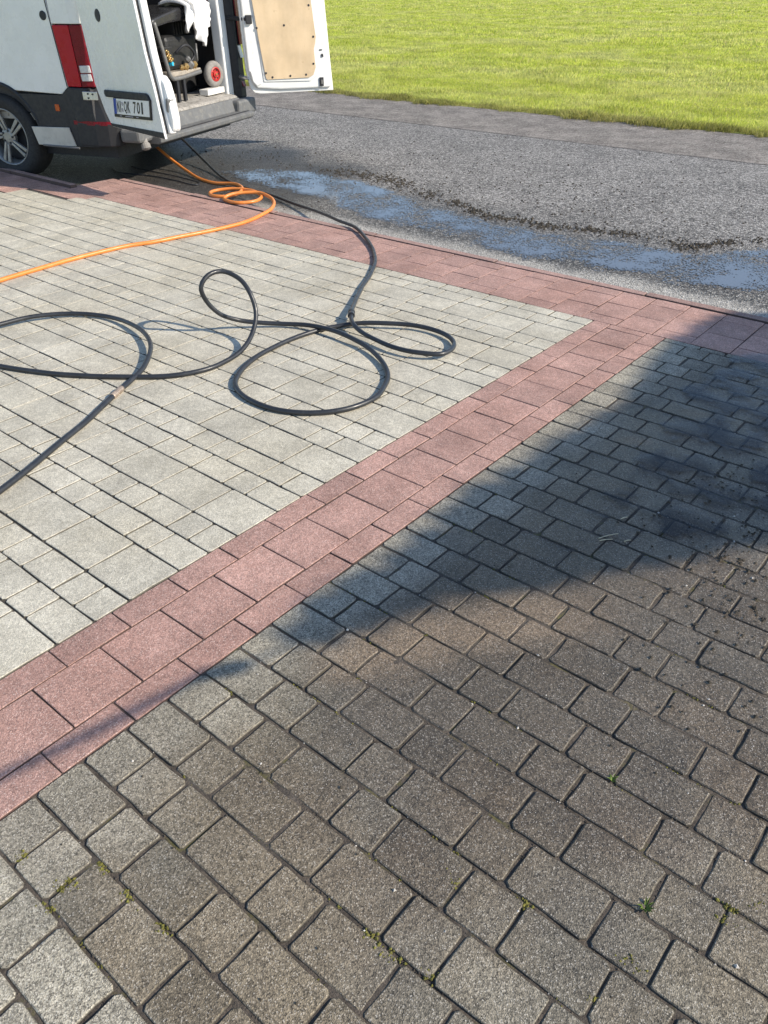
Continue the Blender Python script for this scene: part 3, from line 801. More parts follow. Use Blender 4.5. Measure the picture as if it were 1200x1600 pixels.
hose("thin_cable", CABLE, .005, M["black_hose"], "thin black cable lying on the road beside the red border", "cable", 7)

# ------------------------------------------------------------------ van with open rear doors
VAN_U, VAN_V, VAN_YAW = -6.4354, 4.2955, 0.32569
def van_world(x, y, z):
    return Vector((VAN_U + x*math.cos(VAN_YAW) - y*math.sin(VAN_YAW), VAN_V + x*math.sin(VAN_YAW) + y*math.cos(VAN_YAW), z + ROAD_Z))
van = bpy.data.objects.new("delivery_van", None); van.location = van_world(0, 0, 0); van.rotation_euler = (0, 0, VAN_YAW); COL.objects.link(van)
tag(van, "white delivery van with both rear doors open, parked by the kerb", "van")
WID = 2.20
HUB = (-1.34, .355)
XR = -.10
def arc(c, r, a0, a1, n):
    return [(c[0] + r*math.cos(R(a0 + (a1-a0)*i/n)), c[1] + r*math.sin(R(a0 + (a1-a0)*i/n))) for i in range(n+1)]

for side in (0, 1):
    yy = (lambda y: y) if side == 0 else (lambda y: WID - y)
    sg = 1 if side == 0 else -1
    front_hub = (-4.98, .355)
    # upper white panel with the wheel arch cut out
    aw = arc(HUB, .44, 62, 118, 10)
    fwd = arc(front_hub, .44, 62, 118, 10)
    pts = [(-.60, .728)] + [(x, max(z, .728)) for x, z in aw] + [(x, max(z, .728)) for x, z in fwd] + [(-5.95, .728), (-6.08, 1.05), (-5.85, 1.22), (-5.05, 1.95), (-4.6, 2.52), (-.66, 2.52), (-.560, 1.245), (-.518, .788)]
    side_o = MB().prism(pts, lambda p: (p[0], yy(0), p[1]), (0, sg*.05, 0)).build("side_panel", M["white"], van, bev=.008, tri=True)
    # black lower cladding
    a2 = arc(HUB, .44, 62, -6, 12)
    pts = [(-.30, .325), (-.30, .782), (-.518, .782), (-.60, .722), (-1.115, .722)] + a2[1:] + [(-.88, .315)]
    MB().prism(pts, lambda p: (p[0], yy(-.012), p[1]), (0, sg*.06, 0)).build("lower_cladding", M["black_pl"], van, bev=.006, tri=True)
    a3 = arc(HUB, .44, 118, 186, 10); a4 = arc(front_hub, .44, 62, -6, 10)
    pts = [(-1.565, .722)] + a3[1:] + [(-1.80, .30), (-4.5, .30)] + a4[::-1][:-1] + [(-4.755, .722)]
    MB().prism(pts, lambda p: (p[0], yy(-.012), p[1]), (0, sg*.06, 0)).build("lower_cladding", M["black_pl"], van, bev=.006, tri=True)
    # wheel arch lip
    MB().tube([(x, yy(-.004), z) for x, z in arc(HUB, .445, -4, 184, 24)], .016, 8).build("wheel_arch", M["black_pl"], van, smooth=True)
    # rounded rear corner, in plan
    plan = [(-.56, 0), (-.375, .0), (-.30, .022), (-.22, .07), (-.15, .14), (XR, .20), (XR, .27), (-.16, .27), (-.30, .10), (-.56, .05)]
    def col(name, mat, z0, z1, plan_, par, bev=.006):
        a = [(x, yy(y), z0) for x, y in plan_]; b = [(x, yy(y), z1) for x, y in plan_]
        return MB().sweep(a, b).build(name, mat, par, bev=bev, tri=True)
    col("corner_pillar", M["white"], 1.245, 2.52, plan, van)
    col("rear_post", M["white_in"], .50, 1.244, [(-.25, .06), (-.17, .125), (-.115, .19), (XR - .004, .21), (XR - .004, .272), (-.17, .272), (-.28, .12)], van)
    # tail lamp
    lamp = MB().sweep([(-.518, yy(-.006), .79), (-.362, yy(-.014), .79), (-.40, yy(.05), .79), (-.50, yy(.05), .79)],
                      [(-.556, yy(-.006), 1.238), (-.380, yy(-.014), 1.238), (-.42, yy(.05), 1.238), (-.53, yy(.05), 1.238)]).build("tail_lamp", M["red_lens"], van, bev=.008)
    MB().sweep([(-.360, yy(-.012), .79), (-.258, yy(.022), .79), (-.25, yy(.05), .79), (-.30, yy(.09), .79), (-.40, yy(.06), .79)],
               [(-.378, yy(-.012), 1.238), (-.285, yy(.022), 1.238), (-.28, yy(.05), 1.238), (-.32, yy(.09), 1.238), (-.41, yy(.06), 1.238)]).build("lamp_lens", M["dark_lens"], lamp, bev=.006)
    for z0, z1 in ((.835, .888), (.896, .95)):
        MB().sweep([(-.345, yy(-.016), z0), (-.262, yy(.016), z0), (-.27, yy(.04), z0), (-.35, yy(.01), z0)],
                   [(-.350, yy(-.016), z1), (-.270, yy(.016), z1), (-.277, yy(.04), z1), (-.355, yy(.01), z1)]).build("reverse_lens", M["clear_lens"], lamp, bev=.004)
    # bumper corner
    bpl = [(-.50, -.015), (-.30, -.02), (-.19, .005), (-.125, .05), (-.11, .12), (-.15, .16), (-.24, .12), (-.32, .05), (-.50, .03)]
    a = [(x + .0, yy(y), .33) for x, y in bpl]; b = [(x - (.10 if x > -.2 else .02), yy(y + (.03 if x > -.2 else 0)), .784) for x, y in bpl]
    m = [(x + .012, yy(y - .006), .52) for x, y in bpl]
    bc = MB(); bc.sweep(a, m); bc.sweep([(p[0], p[1], p[2] + .001) for p in m], b)
    bc.build("bumper_corner", M["black_pl"], van, bev=.012, tri=True)
    rl = [(-.52, -.0165), (-.30, -.027), (-.185, -.003), (-.112, .044), (-.12, .06), (-.19, .02), (-.30, .0), (-.52, .0)]
    MB().sweep([(x, yy(y), .500) for x, y in rl], [(x, yy(y), .532) for x, y in rl]).build("red_reflector", M["dark_lens"], van)
    MB().box((-.690, yy(-.018) if side == 0 else yy(.0), .598), (-.645, yy(0) if side == 0 else yy(-.018), .652)).build("side_marker", M["orange_lens"], van, bev=.005)
    # interior skin
    MB().box((-3.4, min(yy(.052), yy(.10)), .57), (-.30, max(yy(.052), yy(.10)), 2.40)).build("inner_wall", M["navy_in"], van)

MB().prism([(-.992, .464), (-.583, .472), (-.541, .324), (-.952, .319)], lambda p: (p[0], -.026, p[1]), (0, .014, 0)).build("pale_board", M["beige"], van, bev=.003)
MB().tube([(-.90, -.022, .318), (-.50, -.03, .312)], .010, 6).build("lower_trim", M["tube"], van)
MB().lathe([(.030, -.004), (.034, 0), (.030, .004)], (-.623, -.004, 1.303), (0, 1, 0), 20).build("rubber_plug", M["seal"], van)
MB().tube([(-.525, -.003, .79), (-.562, -.003, 1.245), (-.60, -.003, 1.7), (-.66, -.003, 2.5)], .0035, 6).build("panel_gap", M["seal"], van)
hg = MB().box((-.34, -.032, .700), (-.205, -.012, .764)).build("hinge", M["steel"], van, bev=.004)
hg.rotation_euler = (0, 0, R(4))
for x, z in ((-.285, .748), (-.285, .716), (-.24, .745)): MB().lathe([(.007, -.004), (.007, .002)], (x, -.035, z), (0, 1, 0), 8).build("bolt", M["seal"], hg)
for z0, z1 in ((1.13, 1.20), (.98, 1.09)):
    MB().sweep([(-.262, .030, z0), (-.19, .086, z0), (-.198, .096, z0), (-.27, .042, z0)], [(-.262, .030, z1), (-.19, .086, z1), (-.198, .096, z1), (-.27, .042, z1)]).build("blue_tape", M["cyan"], van)

MB().box((-4.6, .03, 2.50), (-.14, WID-.03, 2.58)).build("roof", M["white"], van, bev=.03)
MB().prism([(-6.06, 1.05), (-5.83, 1.24), (-5.03, 1.97), (-4.58, 2.56), (-4.5, 2.56), (-4.5, .4), (-5.98, .4), (-6.10, .70)], lambda p: (p[0], .06, p[1]), (0, WID-.12, 0)).build("cab_front", M["white"], van, bev=.03, tri=True)
MB().prism([(-5.845, 1.27), (-5.07, 1.97), (-5.05, 1.93), (-5.80, 1.24)], lambda p: (p[0]-.03, .18, p[1]+.02), (0, WID-.36, 0)).build("windscreen", M["seal"], van)
MB().box((-6.16, .1, .28), (-5.95, WID-.1, .62)).build("front_bumper", M["black_pl"], van, bev=.04)
MB().box((-3.46, .06, .5), (-3.40, WID-.06, 2.5)).build("bulkhead", M["navy_in"], van)
MB().box((-4.6, .12, .22), (-.22, WID-.12, .50)).build("underbody", M["seal"], van)
MB().box((-3.4, .06, .505), (XR-.10, WID-.06, .560)).build("load_floor", M["floor"], van)
# sill, bumper face and step
def strip(name, prof, y0, y1, mat, bev=.006):
    return MB().sweep([(x, y0, z) for x, z in prof], [(x, y1, z) for x, z in prof]).build(name, mat, van, bev=bev)
strip("door_sill", [(XR-.12, .50), (XR-.12, .568), (-.03, .535), (-.005, .520), (-.02, .49)], .272, WID-.272, M["floor"])
strip("bumper_face", [(-.06, .38), (-.06, .512), (.004, .512), (.035, .405), (.03, .38)], .26, WID-.26, M["grey_pl"], .01)
strip("bumper_step", [(-.06, .34), (-.06, .402), (.165, .400), (.190, .388), (.185, .350), (.15, .335)], .22, WID-.30, M["grey_pl"], .008)
strip("step_groove", [(.125, .399), (.125, .4035), (.145, .4035), (.145, .399)], .24, WID-.32, M["black_pl"], .001)
MB().box((-.06, WID-.42, .36), (.09, WID-.06, .50)).build("bumper_end", M["grey_pl"], van, bev=.025)
MB().box((-.10, .035, .365), (.10, .40, .475)).build("bumper_end", M["grey_pl"], van, bev=.025)
MB().lathe([(.015, 0), (.028, .01), (.028, .04), (.04, .055), (.04, .09), (.02, .10)], (.07, .13, .40), (.35, -.2, -1), 14).build("tow_eye", M["grey_tyre"], van)

MB().sweep([(-.20, 1.885, .50), (-.09, 1.885, .50), (-.075, 1.99, .50), (-.20, 1.99, .50)], [(-.20, 1.83, 2.45), (-.11, 1.83, 2.45), (-.095, 1.945, 2.45), (-.20, 1.945, 2.45)]).build('rear_post', M['white_in'], van, bev=.012)
rc = MB().sweep([(-.22, 1.995, .50), (-.06, 1.985, .50), (-.005, 2.02, .50), (-.01, 2.13, .50), (-.08, 2.19, .50), (-.22, 2.19, .50)],
                [(-.22, 1.95, 2.45), (-.08, 1.94, 2.45), (-.035, 1.97, 2.45), (-.05, 2.09, 2.45), (-.12, 2.17, 2.45), (-.22, 2.17, 2.45)]).build("corner_trim", M["black_pl"], van, bev=.01)
for z0, z1, mt in ((.98, 1.55, "dark_lens"), (.86, .972, "clear_lens"), (.60, .66, "dark_lens")):
    MB().sweep([(-.004, 2.055, z0), (.004, 2.06, z0), (.002, 2.125, z0), (-.03, 2.15, z0)], [(-.024, 2.035, z1), (-.010, 2.04, z1), (-.016, 2.10, z1), (-.05, 2.13, z1)]).build("lamp_lens", M[mt], rc, bev=.004)
# wheels
def wheel(x, y, out):
    w = bpy.data.objects.new("wheel", None); w.location = (x, y, .355); COL.objects.link(w); w.parent = van
    s = out
    MB().lathe([(.235, .0), (.245, .012*s), (.30, .022*s), (.342, .010*s), (.355, -.02*s), (.356, -.10*s), (.355, -.18*s), (.34, -.215*s), (.24, -.215*s), (.235, -.20*s)], (0, 0, 0), (0, 1, 0), 40, close=True).build("tyre", M["rubber"], w, smooth=True)
    rim = MB().lathe([(.238, -.002*s), (.240, .008*s), (.232, .010*s), (.222, -.006*s), (.205, -.05*s), (.205, -.17*s), (.235, -.19*s)], (0, 0, 0), (0, 1, 0), 40, cap=False)
    rm = rim.build("rim", M["alloy"], w, smooth=True)
    MB().lathe([(.203, -.09*s), (.19, -.085*s)], (0, 0, 0), (0, 1, 0), 30).build("brake_disc", M["seal"], w)
    hub = MB(); hub.lathe([(.075, -.05*s), (.075, -.020*s), (.055, -.012*s), (.04, -.008*s)], (0, 0, 0), (0, 1, 0), 20)
    hub.build("hub", M["alloy"], rm)
    for k in range(5):
        a = R(90 + 72*k + 18); sp = MB()
        for d in (-.16, .16):     # paired spokes
            c0, c1 = a + d*1.5, a + d*.75
            P = [(.06*math.cos(c0), .06*math.sin(c0)), (.222*math.cos(c1+.075), .222*math.sin(c1+.075)), (.222*math.cos(c1-.075), .222*math.sin(c1-.075)), (.06*math.cos(c0-.35), .06*math.sin(c0-.35))]
            sp.sweep([(px_, -.030*s if i in (0, 3) else -.018*s, pz) for i, (px_, pz) in enumerate(P)], [(px_, -.006*s if i in (0, 3) else .004*s, pz) for i, (px_, pz) in enumerate(P)])
        sp.build("spoke", M["alloy"], rm, bev=.004)
    for k in range(5):
        a = R(90 + 72*k - 18)
        MB().lathe([(.009, -.016*s), (.009, -.004*s)], (.052*math.cos(a), 0, .052*math.sin(a)), (0, 1, 0), 8).build("wheel_bolt", M["seal"], rm)
wheel(HUB[0], .015, -1); wheel(-4.98, .015, -1); wheel(HUB[0], WID-.015, 1); wheel(-4.98, WID-.015, 1)
MB().box((HUB[0]-.47, .10, .35), (HUB[0]+.47, .40, .86)).build("wheel_well", M["seal"], van)

# left rear door (outer face towards the camera)
LA, LD = Vector((-.03, -.135)), Vector((.8942, -.4477)); LN = Vector((.4477, .8942))     # LN points to the inner side
def lf(p, t=0.0): q = LA + LD*p[0] + LN*t; return (q.x, q.y, p[1])
def lprism(pts, t0, t1): return MB().prism(pts, lambda p: lf(p, t0), (LN.x*(t1-t0), LN.y*(t1-t0), 0))
outl = [(-.01, .545), (.02, .522), (.884, .520), (.852, .70), (.822, .857), (.762, 1.096), (.712, 1.421), (.62, 1.95), (.52, 2.42), (-.25, 2.42), (-.245, 1.41), (-.200, 1.06), (-.178, .83), (-.075, .625)]
ld = lprism(outl, 0, .022).build("rear_door", M["white"], van, bev=.005, tri=True)
ld["label"] = "left rear door with the number plate, outside showing"
inn = [(.03, .56), (.875, .555), (.848, .70), (.818, .857), (.758, 1.096), (.708, 1.421), (.61, 1.95), (.50, 2.38), (-.20, 2.38), (-.19, 1.41), (-.15, 1.06), (-.12, .83), (-.03, .64)]
lprism(inn, .023, .040).build("door_seal", M["seal"], ld, tri=True)
inn2 = [(d + (.030 if i in range(1, 8) else 0), z) for i, (d, z) in enumerate(inn)]
lprism(inn2, .041, .10).build("inner_frame", M["white_in"], ld, bev=.012, tri=True)
lprism([(.74, .60), (.915, .565), (.93, .66), (.905, .80), (.87, .90), (.80, .95), (.74, .9)], .06, .135).build("inner_frame", M["white_in"], ld, bev=.02, tri=True)
lprism([(.893, .70), (.91, .79), (.885, .80), (.87, .71)], .05, .112).build("door_latch", M["grey_pl"], ld, bev=.006)
lprism([(-.005, .548), (.02, .526), (.886, .523), (.874, .566)], -.006, .002).build("bottom_trim", M["black_pl"], ld, bev=.003)
lprism([(.007, .797), (.70, .823), (.731, .815), (.763, .775), (.018, .746), (.0, .77)], -.020, .002).build("handle_strip", M["black_pl"], ld, bev=.008)
MB().lathe([(.040, -.004), (.044, .0), (.040, .004)], lf((.104, 1.314), -.001), (LN.x, LN.y, 0), 22).build("rubber_plug", M["seal"], ld)
# number plate: corner points in the door's own plane
P0, PX, PY = Vector((.117, .609)), Vector((.608, .030)), Vector((.028, .141))
def pq(a, b): r = P0 + PX*a + PY*b; return (r.x, r.y)
np_ = lprism([pq(-.01, -.01), pq(1.012, -.01), pq(1.012, 1.0), pq(-.01, 1.0)], -.014, .001).build("number_plate", M["ink"], ld, bev=.004)
np_["label"] = "number plate reading NI QK 701 in a black holder"
lprism([pq(.012, .16), pq(.985, .16), pq(.985, .965), pq(.012, .965)], -.0165, -.013).build("plate_face", M["plate_w"], np_)
lprism([pq(.014, .165), pq(.088, .165), pq(.088, .96), pq(.014, .96)], -.018, -.0166).build("plate_band", M["plate_b"], np_)
for a, w in ((.155, .06), (.31, .22), (.62, .06)): lprism([pq(a, .05), pq(a+w, .05), pq(a+w, .10), pq(a, .10)], -.0155, -.013).build("holder_print", M["seal_grey"], np_)
for b in (.40, .72):
    c = pq(.258, b); MB().lathe([(.015, -.0006), (.015, .0006)], lf(c, -.0172), (LN.x, LN.y, 0), 14).build("plate_seal", M["seal_grey"], np_)
def lettering(txt, a0, a1, b0, b1):
    cu = bpy.data.curves.new("lettering", 'FONT'); cu.body = txt; cu.offset = .012; cu.extrude = 0; cu.resolution_u = 3
    to = bpy.data.objects.new("tmp", cu); COL.objects.link(to)
    dg = bpy.context.evaluated_depsgraph_get(); me = bpy.data.meshes.new_from_object(to.evaluated_get(dg)); bpy.data.objects.remove(to)
    xs = [v.co.x for v in me.vertices]; ys = [v.co.y for v in me.vertices]
    for v in me.vertices:
        s = (v.co.x - min(xs)) / (max(xs) - min(xs)); t_ = (v.co.y - min(ys)) / (max(ys) - min(ys))
        v.co = lf(pq(a0 + (a1-a0)*s, b0 + (b1-b0)*t_), -.0186)
    me.materials.clear(); me.materials.append(M["ink"])
    link(bpy.data.objects.new("lettering", me), np_)
for ch, a0, a1 in (("N", .112, .172), ("I", .198, .216), ("Q", .305, .385), ("K", .402, .475), ("7", .565, .640), ("0", .665, .745), ("1", .785, .825)):
    lettering(ch, a0, a1, .27 if ch != "Q" else .22, .87)

# right rear door (inner side towards the camera)
RA, RD = Vector((.182, 1.921)), Vector((.7362, .6768)); RN = Vector((.6768, -.7362))     # RN faces the camera and the sun
def rf(p, t=0.0): q = RA + RD*p[0] + RN*t; return (q.x, q.y, p[1])
def rprism(pts, t0, t1): return MB().prism(pts, lambda p: rf(p, t0), (RN.x*(t1-t0), RN.y*(t1-t0), 0))
rout = [(.03, .556), (.09, .545), (.883, .542), (.862, .80), (.843, 1.08), (.823, 1.36), (.78, 1.95), (.74, 2.42), (-.16, 2.42), (-.11, 1.8), (-.062, 1.364), (-.050, 1.0), (-.042, .76), (-.012, .60)]
rd = rprism(rout, -.07, -.03).build("rear_door", M["white"], van, bev=.006, tri=True)
rd["label"] = "right rear door with its plywood lined inside showing"
rin = [(.06, .60), (.30, .578), (.84, .575), (.868, .60), (.835, 1.08), (.815, 1.36), (.77, 1.95), (.72, 2.38), (-.12, 2.38), (-.08, 1.8), (-.040, 1.364), (-.030, 1.0), (-.022, .76), (.008, .65)]
rprism(rin, -.031, -.002).build("inner_frame", M["white_in"], rd, bev=.012, tri=True)
rprism([(.125, .655), (.62, .642), (.70, .69), (.715, .80), (.712, 1.04), (.69, 1.36), (.66, 1.8), (.62, 2.3), (-.02, 2.3), (.02, 1.7), (.052, 1.362), (.10, .95)], -.003, .008).build("inner_frame", M["white_in"], rd, bev=.008, tri=True)
rprism([(-.01, .76), (.03, .75), (.055, .72), (.07, .68), (.10, .64), (.05, .62), (.012, .66)], -.003, .010).build("inner_frame", M["white_in"], rd, bev=.006, tri=True)
ply = [(.067, 1.362), (.105, 1.02), (.146, .690), (.160, .675), (.604, .677), (.655, .70), (.683, .766), (.672, .93), (.688, .98), (.699, 1.039), (.690, 1.12), (.666, 1.337), (.63, 1.8), (.58, 2.24), (.0, 2.24), (.035, 1.8)]
pl = rprism(ply, .009, .018).build("plywood_panel", M["ply"], rd, tri=True)
S5 = 1200/180
for d, z in ((.373, 1.146), (.092, 1.13), (.150, .735), (.215, .695), (.405, .700), (.575, .705), (.660, .80), (.672, 1.04), (.640, 1.31), (.36, 1.6), (.05, 1.55), (.63, 1.6)):
    MB().lathe([(.0105, 0), (.0105, .004), (.006, .006)], rf((d, z), .0175), (RN.x, RN.y, 0), 9).build("screw", M["seal"], pl)
rprism([(.722, .590), (.765, .590), (.765, .672), (.722, .672)], .0, .014).build("door_latch", M["seal"], rd, bev=.004)
rprism([(.735, .61), (.752, .61), (.752, .65), (.735, .65)], .0145, .02).build("latch_plate", M["grey_pl"], rd, bev=.003)
rprism([(.755, .860), (.775, .855), (.772, .885), (.755, .885)], -.001, .012).build("door_stop", M["seal"], rd, bev=.003)
rprism([(.735, .915), (.765, .915), (.765, .925), (.735, .925)], -.001, .004).build("door_stop", M["seal"], rd)
ha = MB(); ha.tube([(-.12, WID-.20, 1.215), (.02, WID-.245, 1.21), rf((-.01, 1.205), -.01), rf((.02, 1.205), .012)], .020, 8); ha.build("hinge_arm", M["black_pl"], rd, smooth=True)
rprism([(-.012, 1.165), (.05, 1.165), (.05, 1.24), (-.012, 1.24)], .001, .030).build("hinge_bracket", M["black_pl"], rd, bev=.006)
MB().tube([(-.13, WID-.14, .70), (.04, WID-.19, .69), rf((-.02, .69), -.03)], .018, 8).build("hinge_arm", M["steel"], rd, smooth=True)

# ------------------------------------------------------------------ load in the van
def in_van(name, base, label, cat):
    o = bpy.data.objects.new(name, None); o.location = van_world(*base); o.rotation_euler = (0, 0, VAN_YAW); COL.objects.link(o)
    return tag(o, label, cat)
FZ = .561
pw = in_van("pressure_washer", (-.25, 1.35, FZ), "dirty pressure washer on a tube frame with red rimmed wheel in the van", "pressure washer")
def L(x, y, z): return (x + .25, y - 1.35, z - FZ)
MB().tube(catmull([L(-.16, .86, 1.22), L(-.15, .90, 1.06), L(-.14, .945, .86), L(-.14, .965, .80), L(-.14, 1.01, .765), L(-.14, 1.10, .76), L(-.14, 1.49, .785)], .02), .019, 10).build("frame_tube", M["tube"], pw, smooth=True)
MB().tube(catmull([L(-.62, .86, 1.22), L(-.62, .90, 1.06), L(-.62, .945, .86), L(-.62, 1.01, .765), L(-.62, 1.10, .76), L(-.62, 1.49, .785)], .02), .019, 10).build("frame_tube", M["tube"], pw, smooth=True)
MB().tube([L(-.16, .86, 1.22), L(-.62, .86, 1.22)], .019, 10).build("handle_bar", M["tube"], pw, smooth=True)
MB().box(L(-.64, 1.0, .775), L(-.15, 1.52, .815)).build("deck_plate", M["deck"], pw, bev=.006)
for y in (1.075, 1.185):
    MB().box(L(-.165, y-.015, .562), L(-.135, y+.020, .772)).build("foot", M["seal"], pw, bev=.003)
MB().box(L(-.62, 1.08, .817), L(-.22, 1.62, 1.10)).build("engine_block", M["engine"], pw, bev=.04)
fins = MB()
for k in range(7): fins.box(L(-.60, 1.30 + k*.045, 1.09), L(-.26, 1.315 + k*.045, 1.20))
fins.build("cooling_fins", M["engine"], pw)
tank = MB(); prof = [(.80, 1.20), (.84, 1.245), (1.0, 1.275), (1.25, 1.315), (1.50, 1.335), (1.75, 1.32), (1.80, 1.27), (1.74, 1.22), (1.4, 1.215), (1.1, 1.205), (.86, 1.175)]
tank.sweep([L(-.62, y, z) for y, z in prof], [L(-.16, y, z) for y, z in prof]); tank.build("fuel_tank", M["hood"], pw, bev=.02)
pump = MB(); pump.box(L(-.30, 1.0, .90), L(-.20, 1.16, 1.02)); pump.build("pump_block", M["engine"], pw, bev=.01)
for i in range(3):
    for j in range(2):
        MB().lathe([(.0, -.02), (.017, -.02), (.017, .02), (.012, .024), (.012, .04), (.0, .042)], L(-.175, .995 + i*.028 + j*.006, .985 - i*.030 - j*.042), (1, -.25, -.1), 8).build("brass_valve", M["brass"], pw)
MB().lathe([(.018, -.02), (.022, .0), (.018, .03)], L(-.165, 1.035, .885), (1, 0, 0), 10).build("blue_knob", M["cyan"], pw)
for i, (y, z, s) in enumerate(((1.28, .84, .03), (1.36, .85, .035), (1.43, .845, .03), (1.33, .90, .025), (1.21, .84, .022))):
    MB().lathe([(s*.6, -s), (s, -s*.6), (s, s*.5), (s*.6, s)], L(-.16, y, z), (.6, .5 if i % 2 else -.3, .7), 8).build("hose_fitting", M["tube"] if i % 2 else M["brass"], pw)
MB().tube(catmull([L(-.18, 1.16, .96), L(-.12, 1.22, 1.02), L(-.13, 1.34, 1.0), L(-.14, 1.42, .93), L(-.16, 1.36, .87)], .02), .012, 8).build("rubber_pipe", M["seal"], pw, smooth=True)
MB().tube([L(-.16, 1.50, 1.02), L(-.14, 1.46, .88)], .010, 8).build("strut", M["tube"], pw, smooth=True)
def trolley_wheel(y, name="trolley_wheel"):
    w = bpy.data.objects.new(name, None); w.location = L(-.17, y, .735); w.rotation_euler = (0, 0, R(-14)); COL.objects.link(w); w.parent = pw
    MB().lathe([(.06, -.028), (.075, -.036), (.105, -.033), (.118, -.016), (.120, 0), (.118, .016), (.105, .033), (.075, .036), (.06, .028)], (0, 0, 0), (1, 0, 0), 28, close=True).build("tyre", M["grey_tyre"], w, smooth=True)
    rm = MB().lathe([(.060, -.02), (.066, .034), (.056, .038), (.050, .022), (.030, .018), (.026, .034), (.012, .036)], (0, 0, 0), (1, 0, 0), 20).build("rim", M["rim_red"], w)
    for k in range(7):
        a = 2*math.pi*k/7; MB().lathe([(.0075, .020), (.0075, .0245)], (0, .042*math.cos(a), .042*math.sin(a)), (1, 0, 0), 7).build("rim_hole", M["seal"], rm)
    MB().lathe([(.010, .03), (.010, .046)], (0, 0, 0), (1, 0, 0), 10).build("axle", M["brass"], rm)
trolley_wheel(1.775)
blk = MB().box((-.05, -.20, 0), (.05, .12, .052)).build("white_block", M["block"], None, bev=.004)
blk.location = van_world(-.165, 1.745, FZ + .004); blk.rotation_euler = (0, 0, VAN_YAW); tag(blk, "white block chocking the pressure washer wheel", "block")

can = MB().box((-.17, -.16, 0), (.17, .16, .66)).build("dark_filler", M["engine"], None, bev=.05)  # added dark mass filling the shaded void above the trolley wheel
can.location = van_world(-.62, 1.78, FZ); can.rotation_euler = (0, 0, VAN_YAW); tag(can, "black canister added for the dark void behind the red rimmed wheel in the van", "filler")
cr = bpy.data.objects.new("black_crate", None); cr.location = van_world(-.45, .62, FZ); cr.rotation_euler = (0, 0, VAN_YAW); COL.objects.link(cr)
tag(cr, "black crate on the load floor behind the left door", "crate")
MB().box((-.2, -.2, 0), (.2, .2, .02)).build("base", M["seal"], cr)
for a, b in (((-.2, -.2, .02), (.2, -.185, .34)), ((-.2, .185, .02), (.2, .2, .34)), ((-.2, -.185, .02), (-.185, .185, .34)), ((.185, -.185, .02), (.2, .185, .34))): MB().box(a, b).build("side", M["seal"], cr)
# towel over the machine
tw = bpy.data.objects.new("towel", None)
NU, NV = 40, 34; V, F = [], []
def lobe(s):
    pts = [(0, 1.17), (.08, 1.115), (.17, 1.13), (.22, 1.21), (.30, 1.15), (.50, 1.02), (.62, .985), (.74, 1.03), (.82, 1.14), (.92, 1.15), (1, 1.18)]
    for (a, b), (c, d) in zip(pts[:-1], pts[1:]):
        if a <= s <= c: return b + (d-b)*(s-a)/(c-a)
    return 1.18
for i in range(NU+1):
    s = i/NU; zb = lobe(s)
    for j in range(NV+1):
        t = j/NV
        y = 1.27 + .50*s + (.06*(1-t) if s < .3 else 0) - .05*(t if s > .7 else 0)
        fold = .020*math.sin(s*23 + t*1.5) + .012*math.sin(s*47 - t*3) + .018*noise.noise(Vector((s*5, t*4, 2)))
        if t < .28:
            q = t/.28; x = -.42 + .30*q; z = 1.335 + .035*math.sin(q*3.1)*(1+.6*math.sin(s*9)) + fold*.9
        else:
            q = (t-.28)/.72; x = -.12 + .018*math.sin(q*2) + fold*1.3; z = 1.335 + fold*.4 + (zb - 1.335)*q
        V.append((x + .25, y - 1.35, z - FZ))
for i in range(NU):
    for j in range(NV): a = i*(NV+1)+j; F.append((a, a+1, a+NV+2, a+NV+1))
tw = obj("towel", V, F, M["cloth"], None, True); tw.location = van_world(-.25, 1.35, FZ); tw.rotation_euler = (0, 0, VAN_YAW)
sm = tw.modifiers.new("solid", 'SOLIDIFY'); sm.thickness = .012
tag(tw, "crumpled white towel hanging over the pressure washer", "towel")
# spare hoses hanging inside
for i, (y0, y1, z0, r, lb) in enumerate(((.86, 1.10, 1.60, .012, "black hose hanging in a bight inside the van, nearest the left door"), (.95, 1.28, 1.65, .011, "black hose hanging in a bight inside the van, middle one"), (1.05, 1.42, 1.62, .010, "black hose hanging in a bight inside the van, nearest the towel"))):
    P = [(-.50, y0, 1.95), (-.48, y0 + .02, z0), (-.46, (y0+y1)/2, 1.345 + .02*i), (-.48, y1, z0), (-.50, y1 + .03, 1.95)]
    o = MB().tube([Vector(p) - Vector((-.5, y0, 1.345)) for p in catmull(P, .04)], r, 8).build("hanging_hose", M["black_hose"] if i != 1 else M["tube"], None, smooth=True)
    o.location = van_world(-.5, y0, 1.345); o.rotation_euler = (0, 0, VAN_YAW); tag(o, lb, "hose", "hoses hung up in the van")
rail = MB().tube([(0, 0, 0), (0, .75, 0)], .012, 8).build("hanging_rail", M["tube"], None, smooth=True)
rail.location = van_world(-.5, .80, 1.95); rail.rotation_euler = (0, 0, VAN_YAW); tag(rail, "metal rail inside the van with the hoses over it", "rail")

